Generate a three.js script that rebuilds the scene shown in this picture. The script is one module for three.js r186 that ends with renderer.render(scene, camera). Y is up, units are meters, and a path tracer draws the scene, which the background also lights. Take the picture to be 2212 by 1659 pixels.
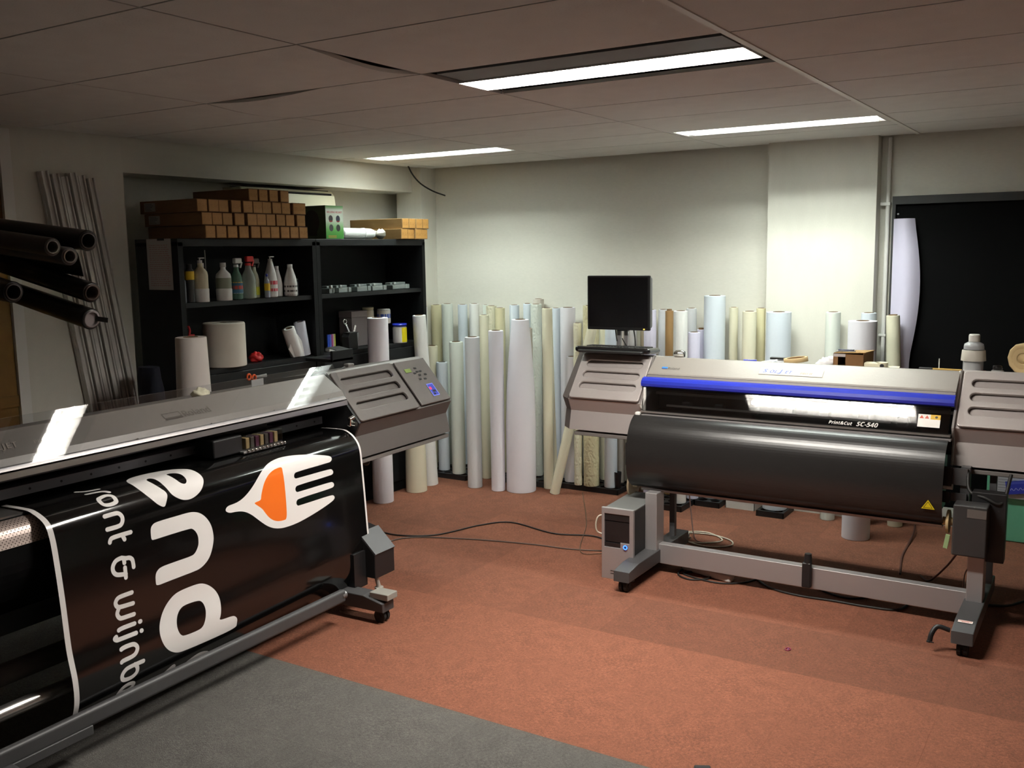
import * as THREE from 'three';
import { RoundedBoxGeometry } from 'three/addons/geometries/RoundedBoxGeometry.js';
import { mergeGeometries } from 'three/addons/utils/BufferGeometryUtils.js';
import { RectAreaLightUniformsLib } from 'three/addons/lights/RectAreaLightUniformsLib.js';
import { ImprovedNoise } from 'three/addons/math/ImprovedNoise.js';

// ---------------------------------------------------------------- camera, exposure, lamps
const scene = new THREE.Scene();
scene.background = new THREE.Color(0x000000);
const camera = new THREE.PerspectiveCamera(43.245, 2212 / 1659, 0.05, 40);
camera.matrixAutoUpdate = true;
{
  const m = new THREE.Matrix4().makeBasis(new THREE.Vector3(0.847572, -0.015198, -0.530463), new THREE.Vector3(-0.059298, 0.990604, -0.123127), new THREE.Vector3(0.527350, 0.135814, 0.838708));
  camera.quaternion.setFromRotationMatrix(m);
  camera.position.set(0, 1.78, 0);
}
const renderer = new THREE.WebGLRenderer({ antialias: true });
renderer.toneMapping = THREE.LinearToneMapping;
renderer.toneMappingExposure = 1.9;
renderer.shadowMap.enabled = true;
RectAreaLightUniformsLib.init();
// one entry per ceiling lamp: centre x, centre z, brightness, colour of its light
const LAMPS = [
  { x: -1.745, z: -3.455, nits: 200, tint: [1, 0.95, 0.87], open: true, label: 'bright ceiling lamp set in an open gap above the floor, nearest to the camera' },
  { x: -1.725, z: -5.615, nits: 78, tint: [0.92, 1, 0.93], dim: true, label: 'louvred ceiling lamp with dark scalloped cells above the right printer' },
  { x: -4.13, z: -5.625, nits: 48, tint: [0.90, 1, 0.94], label: 'glowing louvred ceiling lamp in the far left corner by the cabinets' },
  { x: 0.72, z: -5.615, nits: 42, tint: [0.95, 1, 0.95], label: 'louvred ceiling lamp at the far right, past the picture edge' },
];

// ---------------------------------------------------------------- helpers
const used = {};
const numbered = (n) => { used[n] = (used[n] ?? -1) + 1; return used[n] ? n + '_' + String(used[n]).padStart(3, '0') : n; };
let seed = 7;
const rnd = () => { seed = (seed * 16807) % 2147483647; return seed / 2147483647; };
const jit = (a) => (rnd() - 0.5) * 2 * a;
function tag(o, label, category, group) { o.userData = { label, category }; if (group) o.userData.group = group; return o; }
function thing(name, label, category, [x, y, z] = [0, 0, 0], turn = 0, group) {
  const o = new THREE.Group(); o.name = numbered(name); scene.add(o);
  o.position.set(x, y, z); o.rotation.y = turn;
  return tag(o, label, category, group);
}
function clean(g) {
  let r = g.index ? g.toNonIndexed() : g;
  for (const k of Object.keys(r.attributes)) if (!['position', 'normal', 'uv'].includes(k)) r.deleteAttribute(k);
  if (!r.attributes.uv) r.setAttribute('uv', new THREE.BufferAttribute(new Float32Array(r.attributes.position.count * 2), 2));
  return r;
}
const merged = (g) => (Array.isArray(g) ? mergeGeometries(g.map(clean)) : g);
function part(parent, name, g, m, label) {
  const o = new THREE.Mesh(merged(g), m); o.name = name; o.castShadow = o.receiveShadow = true; parent.add(o);
  if (label) o.userData.label = label;
  return o;
}
function single(name, label, category, g, m, group) { const o = part(scene, numbered(name), g, m); return tag(o, label, category, group); }
function struct(name, g, m) { const o = part(scene, numbered(name), g, m); o.userData.kind = 'structure'; return o; }
const bx = (w, h, d, x = 0, y = 0, z = 0, r = 0, rot) => {
  const g = r ? new RoundedBoxGeometry(w, h, d, 2, r) : new THREE.BoxGeometry(w, h, d);
  if (rot) { if (rot[0]) g.rotateX(rot[0]); if (rot[1]) g.rotateY(rot[1]); if (rot[2]) g.rotateZ(rot[2]); }
  return g.translate(x, y, z);
};
const span = (x0, x1, y0, y1, z0, z1, r) => bx(Math.abs(x1 - x0), Math.abs(y1 - y0), Math.abs(z1 - z0), (x0 + x1) / 2, (y0 + y1) / 2, (z0 + z1) / 2, r);
const cyl = (rt, rb, h, x = 0, y = 0, z = 0, axis = 'y', seg = 24) => {
  const g = new THREE.CylinderGeometry(rt, rb, h, seg);
  if (axis === 'x') g.rotateZ(-Math.PI / 2);
  if (axis === 'z') g.rotateX(Math.PI / 2);
  return g.translate(x, y, z);
};
const V = (p) => new THREE.Vector3(...p);
const curve = (pts) => new THREE.CatmullRomCurve3(pts.map(V), false, 'centripetal');
const tube = (pts, r, n = 40, seg = 8) => new THREE.TubeGeometry(curve(pts), n, r, seg, false);
const lathe = (pts, seg = 28) => new THREE.LatheGeometry(pts.map((p) => new THREE.Vector2(p[0], p[1])), seg);
// profile given as [z, y] points, pulled along x from x0 to x1
function prism(pts, x0, x1, bevel = 0) {
  const s = new THREE.Shape(pts.map(([z, y]) => new THREE.Vector2(-z, y)));
  const g = new THREE.ExtrudeGeometry(s, { depth: x1 - x0 - 2 * bevel, bevelEnabled: bevel > 0, bevelSize: bevel, bevelThickness: bevel, bevelSegments: 2, bevelOffset: -bevel, curveSegments: 4 });
  return g.rotateY(Math.PI / 2).translate(x0 + bevel, 0, 0);
}
// a bent sheet: profile [z, y] smoothed, given a thickness, pulled along x
function sheet(pts, t, x0, x1, n = 24) {
  const c = new THREE.CatmullRomCurve3(pts.map(([z, y]) => new THREE.Vector3(0, y, z)), false, 'centripetal');
  const p = c.getSpacedPoints(n), out = [], back = [];
  for (let i = 0; i <= n; i++) {
    const a = p[Math.max(0, i - 1)], b = p[Math.min(n, i + 1)], d = new THREE.Vector3().subVectors(b, a).normalize();
    out.push([p[i].z, p[i].y]); back.push([p[i].z + d.y * t, p[i].y - d.z * t]);
  }
  return prism([...out, ...back.reverse()], x0, x1);
}
function capsule(w, h, cx, cy, path) {
  const r = h / 2, p = path || new THREE.Shape();
  p.moveTo(cx - w / 2 + r, cy - r); p.lineTo(cx + w / 2 - r, cy - r); p.absarc(cx + w / 2 - r, cy, r, -Math.PI / 2, Math.PI / 2, false);
  p.lineTo(cx - w / 2 + r, cy + r); p.absarc(cx - w / 2 + r, cy, r, Math.PI / 2, Math.PI * 1.5, false);
  return p;
}

// ---------------------------------------------------------------- textures
const noise = new ImprovedNoise();
function dataTex(n, f, srgb = false, rep = 1) {
  const d = new Uint8Array(n * n * 4);
  for (let y = 0; y < n; y++) for (let x = 0; x < n; x++) {
    const v = f(x / n, y / n, x, y), i = (y * n + x) * 4, a = Array.isArray(v) ? v : [v, v, v];
    for (let c = 0; c < 3; c++) d[i + c] = Math.max(0, Math.min(255, a[c] * 255));
    d[i + 3] = 255;
  }
  const t = new THREE.DataTexture(d, n, n); t.wrapS = t.wrapT = THREE.RepeatWrapping; t.magFilter = THREE.LinearFilter; t.minFilter = THREE.LinearMipmapLinearFilter; t.generateMipmaps = true;
  if (srgb) t.colorSpace = THREE.SRGBColorSpace;
  t.repeat.set(rep, rep); t.needsUpdate = true; return t;
}
const N = (x, y, s, o = 0) => noise.noise(x * s, y * s, o);
const tn = (x, y, s, o = 0) => { const a = N(x, y, s, o), b = N(x - 1, y, s, o), c = N(x, y - 1, s, o), d = N(x - 1, y - 1, s, o); return (a * (1 - x) + b * x) * (1 - y) + (c * (1 - x) + d * x) * y; };
const carpetGrain = dataTex(512, (x, y) => 0.80 + 0.16 * tn(x, y, 90, 1) + 0.14 * tn(x, y, 38, 5) + 0.08 * tn(x, y, 8, 9) + 0.16 * (rnd() - 0.5), true);
const carpetBump = dataTex(512, (x, y) => 0.5 + 0.35 * tn(x, y, 90, 1) + 0.5 * (rnd() - 0.5));
const tileGrain = dataTex(512, (x, y) => { const p = tn(x, y, 120, 3); return 0.93 + 0.03 * tn(x, y, 6, 2) + (p > 0.42 ? -0.10 : 0) + 0.04 * (rnd() - 0.5); }, true);
const plaster = dataTex(512, (x, y) => 0.95 + 0.035 * tn(x, y, 3, 1) + 0.02 * tn(x, y, 14, 4) + 0.02 * (rnd() - 0.5), true);
const fineBump = dataTex(256, (x, y) => 0.5 + 0.3 * tn(x, y, 60, 2) + 0.3 * (rnd() - 0.5));
const crumple = dataTex(256, (x, y) => 0.5 + 0.6 * Math.abs(tn(x, y, 7, 1)) - 0.4 * Math.abs(tn(x, y, 13, 6)));
const board = dataTex(256, (x, y) => { const f = 0.9 + 0.05 * tn(x, y, 5, 2) + 0.05 * tn(x * 1, y, 40, 3) + 0.03 * (rnd() - 0.5); return f; }, true);
const brushed = dataTex(256, (x, y, i, j) => 0.5 + 0.5 * tn(0.3, y, 110, 2) + 0.06 * (rnd() - 0.5));
function canvasTex(w, h, draw) {
  const c = document.createElement('canvas'); c.width = w; c.height = h;
  const g = c.getContext('2d'); draw(g, w, h);
  const t = new THREE.CanvasTexture(c); t.colorSpace = THREE.SRGBColorSpace; t.anisotropy = 8; return t;
}
// ---------------------------------------------------------------- materials
const C = (r, g, b) => new THREE.Color().setRGB(r, g, b);
const mat = (c, roughness = 0.7, metalness = 0, o = {}) => new THREE.MeshStandardMaterial({ color: Array.isArray(c) ? C(...c) : c, roughness, metalness, ...o });
const phys = (c, roughness, metalness, o) => new THREE.MeshPhysicalMaterial({ color: C(...c), roughness, metalness, ...o });
const M = {
  wall: mat([0.78, 0.76, 0.68], 0.9, 0, { map: plaster }), white: mat([0.78, 0.77, 0.73], 0.6), ceiling: mat([0.84, 0.84, 0.81], 0.95, 0, { map: tileGrain }), rail: mat([0.74, 0.74, 0.70], 0.5),
  dark: mat([0.018, 0.016, 0.015], 0.9), ochre: mat([0.22, 0.105, 0.012], 0.7, 0, { map: board }),
  black: mat([0.012, 0.012, 0.013], 0.45), blackMatte: phys([0.004, 0.004, 0.0042], 0.9, 0, { specularIntensity: 0.15 }), rubber: mat([0.02, 0.02, 0.02], 0.8),
  cabinet: phys([0.006, 0.0065, 0.007], 0.6, 0, { specularIntensity: 0.4 }), cabinetEdge: phys([0.012, 0.013, 0.014], 0.5, 0, { specularIntensity: 0.5 }),
  silver: mat([0.44, 0.40, 0.385], 0.42, 0.35, { bumpMap: fineBump, bumpScale: 0.0004 }), silverShaded: mat([0.13, 0.115, 0.108], 0.5, 0.3, { bumpMap: fineBump, bumpScale: 0.0004 }), beige: mat([0.25, 0.223, 0.20], 0.45, 0.15, { bumpMap: fineBump, bumpScale: 0.0004 }), greyLid: mat([0.19, 0.175, 0.165], 0.5, 0.2),  // left printer covers: same silver plastic, darkened in colour for the dimmer light there
  alu: mat([0.62, 0.60, 0.58], 0.28, 0.9), chrome: mat([0.80, 0.79, 0.77], 0.16, 1), steel: mat([0.40, 0.39, 0.39], 0.38, 0.75), frame: mat([0.42, 0.40, 0.40], 0.45, 0.55), foot: mat([0.085, 0.085, 0.088], 0.5, 0.2),
  blue: mat([0.02, 0.035, 0.42], 0.22), guard: mat([0.016, 0.015, 0.0145], 0.3), clear: phys([0.93, 0.94, 0.95], 0.02, 0, { transmission: 1, thickness: 0, ior: 1.5 }), smoke: phys([0.62, 0.62, 0.62], 0.03, 0, { transmission: 1, thickness: 0, ior: 1.5 }),
  mint: mat([0.22, 0.72, 0.47], 0.6), card: mat([0.40, 0.235, 0.085], 0.8, 0, { map: board }), cardBrown: mat([0.22, 0.105, 0.035], 0.8, 0, { map: board }), core: mat([0.20, 0.12, 0.06], 0.85), coreGrey: mat([0.22, 0.20, 0.18], 0.85),
  vinylDark: mat([0.012, 0.011, 0.010], 0.35), vinylGrey: mat([0.045, 0.035, 0.030], 0.5), tubeGrey: mat([0.12, 0.10, 0.09], 0.8), paper: mat([0.80, 0.80, 0.82], 0.65), cable: mat([0.012, 0.011, 0.010], 0.55), brownCable: mat([0.09, 0.03, 0.02], 0.6), whiteCable: mat([0.70, 0.62, 0.50], 0.5),
  orange: mat([0.75, 0.10, 0.015], 0.5), red: mat([0.55, 0.02, 0.02], 0.5), tan: mat([0.52, 0.38, 0.19], 0.7), cream: mat([0.72, 0.68, 0.50], 0.6), yellow: mat([0.75, 0.50, 0.02], 0.5),
};
// ---------------------------------------------------------------- the room: x along the far wall, z towards the camera
const X = [-4.90, -4.72, -3.55, -2.335, -1.115, 0.10, 1.315, 2.55], ZT = [-6.53, -5.96, -5.43, -4.84, -4.26, -3.67, -3.09, -2.42, -1.82, -1.23, -0.64, -0.05, 0.54, 1.13, 1.72, 2.15];
const CEIL = 2.46;
const grp = (name) => { const g = new THREE.Group(); g.name = numbered(name); g.userData.kind = 'structure'; scene.add(g); return g; };
{
  const floor = grp('floor');
  part(floor, 'slab', span(-5.6, 2.75, -0.2, -0.0125, -6.8, 2.35), mat([0.05, 0.03, 0.02], 0.9));
  const tone = (c, k) => mat(c.map((v) => v * k), 0.97, 0, { map: carpetGrain, bumpMap: carpetBump, bumpScale: 0.004 });
  const reds = [0.80, 0.90, 1, 1.08, 0.95].map((k) => tone([0.36, 0.128, 0.070], k)), greys = [0.92, 1, 1.06].map((k) => tone([0.185, 0.175, 0.160], k));
  const tile = bx(0.4994, 0.012, 0.4994);
  { const p = tile.attributes.position, n = tile.attributes.normal, u = tile.attributes.uv; for (let i = 0; i < p.count; i++) if (Math.abs(n.getY(i)) > 0.5) u.setXY(i, p.getX(i) * 2, p.getZ(i) * 2); }
  const worn = { '7,-5': 0, '8,-5': 1, '9,-5': 0, '10,-5': 0, '6,-5': 2, '5,-5': 3 };
  for (let i = 0; i < 13; i++) for (let k = 0; k < 11; k++) {
    const x = -5.25 + i * 0.5 - 0.25 + 0.25, z = -6.655 + k * 0.5, red = z < -2.9;
    // the row z -4.4 .. -3.9 on the right and three squares under the right printer are darker squares
    let t = red ? [1, 2, 3, 2, 4][Math.floor(rnd() * 5)] : Math.floor(rnd() * 3);
    if (red && x > -1.95 && z > -4.42 && z < -3.9) t = 0;
    if (red && x > -1.95 && z > -5.9 && z < -4.95) t = 1;
    if (red && z > -3.9) t = 3;
    const m = part(floor, 'carpet_tile', tile, (red ? reds : greys)[t]); m.position.set(x, -0.006, z); m.rotation.y = (i + k) % 2 ? Math.PI / 2 : 0;
  }
  const field = (x0, x1, z0, z1, m) => { const g = span(x0, x1, -0.012, 0, z0, z1), p = g.attributes.position, u = g.attributes.uv; for (let i = 0; i < p.count; i++) u.setXY(i, p.getX(i) * 2, p.getZ(i) * 2); part(floor, 'carpet_field', g, m).userData.kind = 'stuff'; };
  field(1.0, 2.75, -6.8, -2.905, reds[2]); field(-5.6, 2.75, -1.405, 2.35, greys[1]); field(1.0, 2.75, -2.905, -1.405, greys[1]);
}
{
  const ceiling = grp('ceiling');
  part(ceiling, 'roof_slab', span(-5.6, 2.75, 2.74, 2.86, -6.8, 2.35), mat([0.30, 0.29, 0.27], 0.9));
  const g7 = 0.005;
  for (let i = 0; i < X.length - 1; i++) for (let k = 0; k < ZT.length - 1; k++) {
    let x0 = X[i] + g7, x1 = X[i + 1] - g7, z0 = ZT[k] + g7, z1 = ZT[k + 1] - g7;
    if (i === 3 && k === 5) continue;                          // the gap around the near lamp
    if ((i === 3 || i === 1) && k === 1) z1 = -5.775;            // strip beside a far lamp
    const sagA = i === 2 && k === 5, sagB = i === 2 && k === 6;
    const seg = sagA || sagB || (i === 1 && k === 5) ? 14 : 1, g = new THREE.BoxGeometry(x1 - x0, 0.014, z1 - z0, seg, 1, seg).translate((x0 + x1) / 2, CEIL + 0.007, (z0 + z1) / 2);
    const p = g.attributes.position, n = g.attributes.normal, u = g.attributes.uv;
    for (let j = 0; j < p.count; j++) {
      const c01 = (v) => Math.min(1, Math.max(0, v)), a = c01((p.getX(j) - x0) / (x1 - x0)), b = c01((z1 - p.getZ(j)) / (z1 - z0));   // b: 0 near, 1 far
      if (sagA) { const e = Math.sin(Math.PI * Math.min(1, a / 0.55)) * (1 - b) * (a < 0.55 ? 1 : 0) * 0.016 + Math.sin(Math.PI * b) * Math.max(0, 1 - a * 2.2) * 0.018; p.setY(j, p.getY(j) - e); }
      if (i === 1 && k === 5) p.setY(j, p.getY(j) - Math.sin(Math.PI * b) * Math.max(0, a * 2 - 1) * 0.018);
      if (sagB) { const e = Math.sin(Math.PI * Math.pow(b, 1.3)) * Math.max(0, a * 2 - 1) * 0.022; p.setY(j, p.getY(j) - e); }
      if (Math.abs(n.getY(j)) > 0.5) u.setXY(j, p.getX(j) * 1.6, p.getZ(j) * 1.6);
    }
    part(ceiling, 'ceiling_tile', g, M.ceiling);
  }
  part(ceiling, 'ceiling_rail', span(X[4] - 0.012, X[4] + 0.012, CEIL - 0.004, CEIL + 0.02, -6.53, 2.15), M.rail);
  part(ceiling, 'ceiling_rail', span(X[3] - 0.003, X[3] + 0.003, CEIL + 0.004, CEIL + 0.02, -6.53, -3.67), M.rail);
}
// walls
{
  struct('wall_back', [span(-5.6, 2.75, 0, 2.74, -6.8, -6.57)], M.wall);
  struct('wall_left', [span(-5.7, -5.22, 0, 2.74, -6.8, -3.66), span(-5.7, -4.94, 0, 2.74, -3.66, -2.95), span(-5.7, -4.98, 0, 2.74, -2.95, 2.35), span(-5.4, -4.94, 2.265, 2.74, -6.57, -3.66)], M.wall);
  struct('wall_right', [span(2.6, 2.75, 0, 2.74, -6.8, 2.35)], M.wall);
  struct('wall_front', [span(-5.7, 2.75, 0, 2.74, 2.2, 2.35)], M.wall);
  struct('pillar', [span(-2.025, -1.335, 0, 2.47, -6.6, -6.45)], M.wall);
  struct('pillar', [span(-5.1, -4.85, 0, 2.47, -6.6, -6.37)], M.wall);
  struct('baseboard_back', [span(-1.335, 2.6, 0.0, 0.12, -6.575, -6.55)], M.white);
  struct('trim_1', [span(-4.98, -4.935, 0, 2.45, -2.99, -2.93)], M.white);
  const ochre = grp('door_1');
  part(ochre, 'door_panel', span(-4.99, -4.955, 0, 2.44, -2.93, -1.2, 0.004), M.ochre);
  part(ochre, 'door_rail', [span(-4.96, -4.945, 1.0, 1.06, -2.93, -1.2)], M.ochre);
  const dk = grp('door_2');
  part(dk, 'door_panel', span(-1.25, 2.0, 0.12, 2.035, -6.575, -6.555), M.blackMatte);
  part(dk, 'door_frame', [span(-1.255, 2.0, 2.035, 2.085, -6.575, -6.53), span(-1.255, -1.235, 0.12, 2.04, -6.575, -6.535)], mat([0.03, 0.03, 0.03], 0.6));
  part(dk, 'screw_head', cyl(0.006, 0.006, 0.006, -1.222, 1.975, -6.552, 'z', 10), M.steel);
}
// lamps
const louvre = { white: mat([0.88, 0.88, 0.86], 0.45), mirror: mat([0.80, 0.80, 0.80], 0.30, 0.75) };
for (const L of LAMPS) {
  const t = thing('ceiling_lamp', L.label, 'lamp', [L.x, CEIL, L.z]);
  const w = L.open ? 0.21 : 0.245, len = L.open ? 1.19 : 1.15, deep = L.open ? 0.065 : 0.105, gy = deep - 0.006, gw = L.open ? 0.15 : 0.09;
  const glow = new THREE.MeshStandardMaterial({ color: 0xffffff, roughness: 0.6, emissive: C(...L.tint), emissiveIntensity: L.open ? 14 : 18 }), skin = L.open ? louvre.white : louvre.mirror;
  part(t, 'housing', [span(-len / 2, len / 2, deep, deep + 0.01, -w / 2, w / 2), span(-len / 2, len / 2, 0, deep, -w / 2 - 0.004, -w / 2), span(-len / 2, len / 2, 0, deep, w / 2, w / 2 + 0.004), span(-len / 2 - 0.004, -len / 2, 0, deep, -w / 2, w / 2), span(len / 2, len / 2 + 0.004, 0, deep, -w / 2, w / 2)], L.open ? louvre.white : M.rail);
  if (L.open) part(t, 'side_panel', [span(-len / 2 + 0.04, len / 2, 0.004, 0.016, 0.125, 0.31)], mat([0.19, 0.18, 0.185], 0.6), 'dark grey plate beside the lamp');
  else part(t, 'flange', [span(-len / 2 - 0.03, len / 2 + 0.03, 0.001, 0.005, w / 2, w / 2 + 0.068), span(-len / 2 - 0.03, len / 2 + 0.03, 0.001, 0.005, -w / 2 - 0.035, -w / 2), span(-len / 2 - 0.03, -len / 2, 0.001, 0.005, -w / 2, w / 2), span(len / 2, len / 2 + 0.03, 0.001, 0.005, -w / 2, w / 2)], M.ceiling);
  for (const z of [-1, 1]) part(t, 'lamp_tube', cyl(0.013, 0.013, len - 0.04, 0, gy - 0.012, z * gw * 0.33, 'x', 12), glow);
  const nb = 15, hb = L.open ? 0.036 : 0.05, blade = prism([[-w / 2, 0.001], [w / 2, 0.001], [w / 2, hb], [w * 0.25, hb * 0.75], [0, hb * 0.66], [-w * 0.25, hb * 0.75], [-w / 2, hb]], -0.0015, 0.0015);
  for (let i = 0; i < nb; i++) part(t, 'louvre_blade', blade, skin).position.x = -len / 2 + (i + 0.5) * len / nb;
  const k = deep / 0.105;
  part(t, 'reflector', [sheet([[-w / 2, 0], [-w / 2 + 0.018, 0.035 * k], [-w / 2 + 0.045, 0.08 * k]], 0.001, -len / 2, len / 2, 8), sheet([[w / 2, 0], [w / 2 - 0.018, 0.035 * k], [w / 2 - 0.045, 0.08 * k]], 0.001, -len / 2, len / 2, 8)], skin);
  for (const z of [-1, 1]) {                                   // one light under each tube
    const light = new THREE.RectAreaLight(C(...L.tint), L.nits, len - 0.04, 0.035);
    light.position.set(L.x, CEIL + gy - 0.027, L.z + z * gw * 0.33); light.lookAt(L.x, 0, L.z + z * gw * 0.33); scene.add(light);
  }
}
// ---------------------------------------------------------------- the two wide-format printers (x along the machine, front towards +z, lip of the side covers at z = 0)
const SLOPE = Math.atan2(0.2, 0.24);                                   // lean of the side covers' front
function onSlope(g, x, up, out = 0) { return g.rotateX(-SLOPE).translate(x, 0.925 + up * Math.cos(SLOPE) + out * Math.sin(SLOPE), -up * Math.sin(SLOPE) + out * Math.cos(SLOPE)); }
function sideCover(root, x0, x1, m, o = {}) {
  // body behind the sloping front plate
  part(root, 'side_cover', prism([[-0.02, 0.735], [-0.045, 0.845], [-0.008, 0.918], [-0.21, 1.158], [-0.235, 1.170], [-0.60, 1.115], [-0.66, 1.07], [-0.66, 0.735]], x0, x1, 0.004), m);
  const px0 = x0 + 0.012, px1 = (o.panelEnd ?? x1) - 0.012, w = px1 - px0, L = 0.312;
  const s = new THREE.Shape(); const r = 0.02;
  s.moveTo(r, 0); s.lineTo(w - r, 0); s.quadraticCurveTo(w, 0, w, r); s.lineTo(w, L - r); s.quadraticCurveTo(w, L, w - r, L); s.lineTo(r, L); s.quadraticCurveTo(0, L, 0, L - r); s.lineTo(0, r); s.quadraticCurveTo(0, 0, r, 0);
  for (const cy of [0.088, 0.166, 0.244]) s.holes.push(capsule(w - 0.085, 0.047, w / 2, cy, new THREE.Path()));
  const g = new THREE.ExtrudeGeometry(s, { depth: 0.006, bevelEnabled: true, bevelThickness: 0.005, bevelSize: 0.005, bevelOffset: -0.005, bevelSegments: 3, curveSegments: 10 });
  part(root, 'front_plate', onSlope(g, px0, 0.0, 0.0), m);
  part(root, 'bottom_strip', [span(x0 + 0.03, x1, 0.70, 0.722, -0.62, -0.03, 0.004)], M.greyLid);
}
function caster(root, x, y, z, name = 'caster_wheel') {
  part(root, name, [cyl(0.032, 0.032, 0.016, x - 0.014, 0.032, z, 'x', 20), cyl(0.032, 0.032, 0.016, x + 0.014, 0.032, z, 'x', 20), cyl(0.010, 0.010, 0.05, x, 0.032, z, 'x', 10), bx(0.022, 0.04, 0.03, x, 0.055, z + 0.006, 0.005)], M.rubber);
}
function decal(root, name, w, h, tex, place, o = {}) {
  const m = mat([1, 1, 1], o.rough ?? 0.5, 0, { map: tex, transparent: true, side: THREE.DoubleSide });
  return part(root, name, place(new THREE.PlaneGeometry(w, h)), m);
}
// slope of the middle cover: from (z -0.085, y 1.088) up to (z -0.20, y 1.166)
const MID = Math.atan2(1.166 - 1.088, 0.115);
const onMid = (x, up, out = 0.002) => (g) => g.rotateX(MID - Math.PI / 2).translate(x, 1.088 + up * Math.sin(MID) + out * Math.cos(MID), -0.085 - up * Math.cos(MID) + out * Math.sin(MID));

// ---- right-hand printer
const RW = 1.615, right = thing('wide_format_printer', 'silver wide-format printer with a blue bar and black curved media guard, before the back wall', 'printer', [-2.25, 0, -4.93]);
{
  const p = right;
  sideCover(p, -0.47, 0, M.silver); sideCover(p, RW, RW + 0.86, M.silver, { panelEnd: RW + 0.56 });
  // dark bevelled end of the left cover
  part(p, 'end_cap', (() => { const g = prism([[-0.02, 0.735], [-0.045, 0.845], [0.0, 0.92], [-0.22, 1.166], [-0.62, 1.11], [-0.62, 0.735]], -0.55, -0.466), q = g.attributes.position; for (let i = 0; i < q.count; i++) if (q.getX(i) < -0.51) { q.setZ(i, q.getZ(i) - 0.075 * Math.min(1, (q.getZ(i) + 0.62) / 0.3)); q.setX(i, q.getX(i) + 0.01); } g.computeVertexNormals(); return g; })(), mat([0.10, 0.075, 0.07], 0.5));
  // inner cheeks beside the window
  for (const [x0, x1] of [[-0.004, 0.008], [RW - 0.008, RW + 0.004]]) part(p, 'cheek', prism([[-0.01, 0.735], [-0.03, 0.845], [0.012, 0.92], [-0.20, 1.172], [-0.6, 1.115], [-0.6, 0.735]], x0, x1, 0.002), M.alu);
  part(p, 'top_cover', prism([[-0.62, 1.07], [-0.60, 1.105], [-0.22, 1.166], [-0.20, 1.166], [-0.085, 1.088], [-0.078, 1.080], [-0.10, 1.06], [-0.6, 1.06]], 0.006, RW - 0.006, 0.001), M.beige);
  part(p, 'cover_edge', prism([[-0.086, 1.087], [-0.072, 1.064], [-0.12, 1.05], [-0.14, 1.08]], 0.008, RW - 0.008), M.greyLid);
  part(p, 'blue_bar', prism([[-0.074, 1.066], [-0.050, 1.061], [-0.034, 1.048], [-0.028, 1.032], [-0.032, 1.018], [-0.045, 1.012], [-0.085, 1.012]], -0.012, RW - 0.004, 0.002), M.blue);
  const win = part(p, 'window', sheet([[-0.048, 1.014], [0.018, 0.884]], 0.004, 0.02, RW - 0.02, 1), M.smoke);
  part(p, 'window_frame', [span(0.012, 0.026, 0.885, 1.012, -0.02, -0.012), bx(0.03, 0.02, 0.03, -0.004, 0.868, 0.02, 0.006)], M.white);
  // inside: dark chamber, guide rails, slotted strip, carriage
  part(p, 'chamber', [span(0.01, RW - 0.01, 0.74, 1.06, -0.60, -0.24), span(0.01, RW - 0.01, 0.80, 0.86, -0.24, -0.03)], M.black);
  part(p, 'guide_rail', [span(0.02, RW - 0.02, 0.985, 1.012, -0.235, -0.20), span(0.02, RW - 0.02, 0.955, 0.97, -0.22, -0.17)], M.steel);
  part(p, 'guide_rail', [span(0.12, RW - 0.3, 0.902, 0.912, -0.10, -0.085)], M.alu);
  for (let i = 0; i < 7; i++) part(p, 'pinch_roller', [span(0.2 + i * 0.19, 0.25 + i * 0.19, 0.885, 0.93, -0.16, -0.11, 0.006)], M.black);
  part(p, 'front_rail', [span(0.01, RW - 0.01, 0.876, 0.886, -0.01, 0.022)], M.alu); part(p, 'front_rail', [span(0.02, RW - 0.005, 0.858, 0.868, -0.012, 0.034)], M.frame);
  const mg = part(p, 'media_guard', sheet([[-0.01, 0.868], [0.04, 0.862], [0.09, 0.828], [0.126, 0.77], [0.143, 0.70], [0.148, 0.63], [0.140, 0.56], [0.115, 0.50], [0.07, 0.466]], 0.004, -0.02, RW - 0.015, 40), M.guard);
  part(p, 'guard_lip', [span(0.04, RW - 0.02, 0.449, 0.461, 0.02, 0.075)], M.frame);
  part(p, 'lower_body', [span(0.06, RW - 0.06, 0.47, 0.85, -0.30, -0.05)], M.black);
  decal(mg, 'warning_label', 0.062, 0.05, canvasTex(128, 104, (g) => { g.fillStyle = '#e0c81c'; g.beginPath(); g.moveTo(64, 4); g.lineTo(126, 100); g.lineTo(2, 100); g.closePath(); g.fill(); g.strokeStyle = '#4a3d08'; g.lineWidth = 5; g.beginPath(); g.moveTo(64, 26); g.lineTo(104, 88); g.lineTo(24, 88); g.closePath(); g.stroke(); }), (g) => g.rotateX(0.13).translate(RW - 0.075, 0.572, 0.1475));
  decal(p, 'maker_logo', 0.125, 0.028, canvasTex(256, 58, (g) => { g.fillStyle = '#2f7fd0'; g.fillRect(4, 8, 70, 24); g.fillStyle = '#2b3a8c'; g.fillRect(4, 34, 70, 8); g.fillStyle = '#3c3734'; g.font = '46px sans-serif'; g.fillText('Roland', 80, 46, 172); }), onMid(0.137, 0.044));
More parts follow.
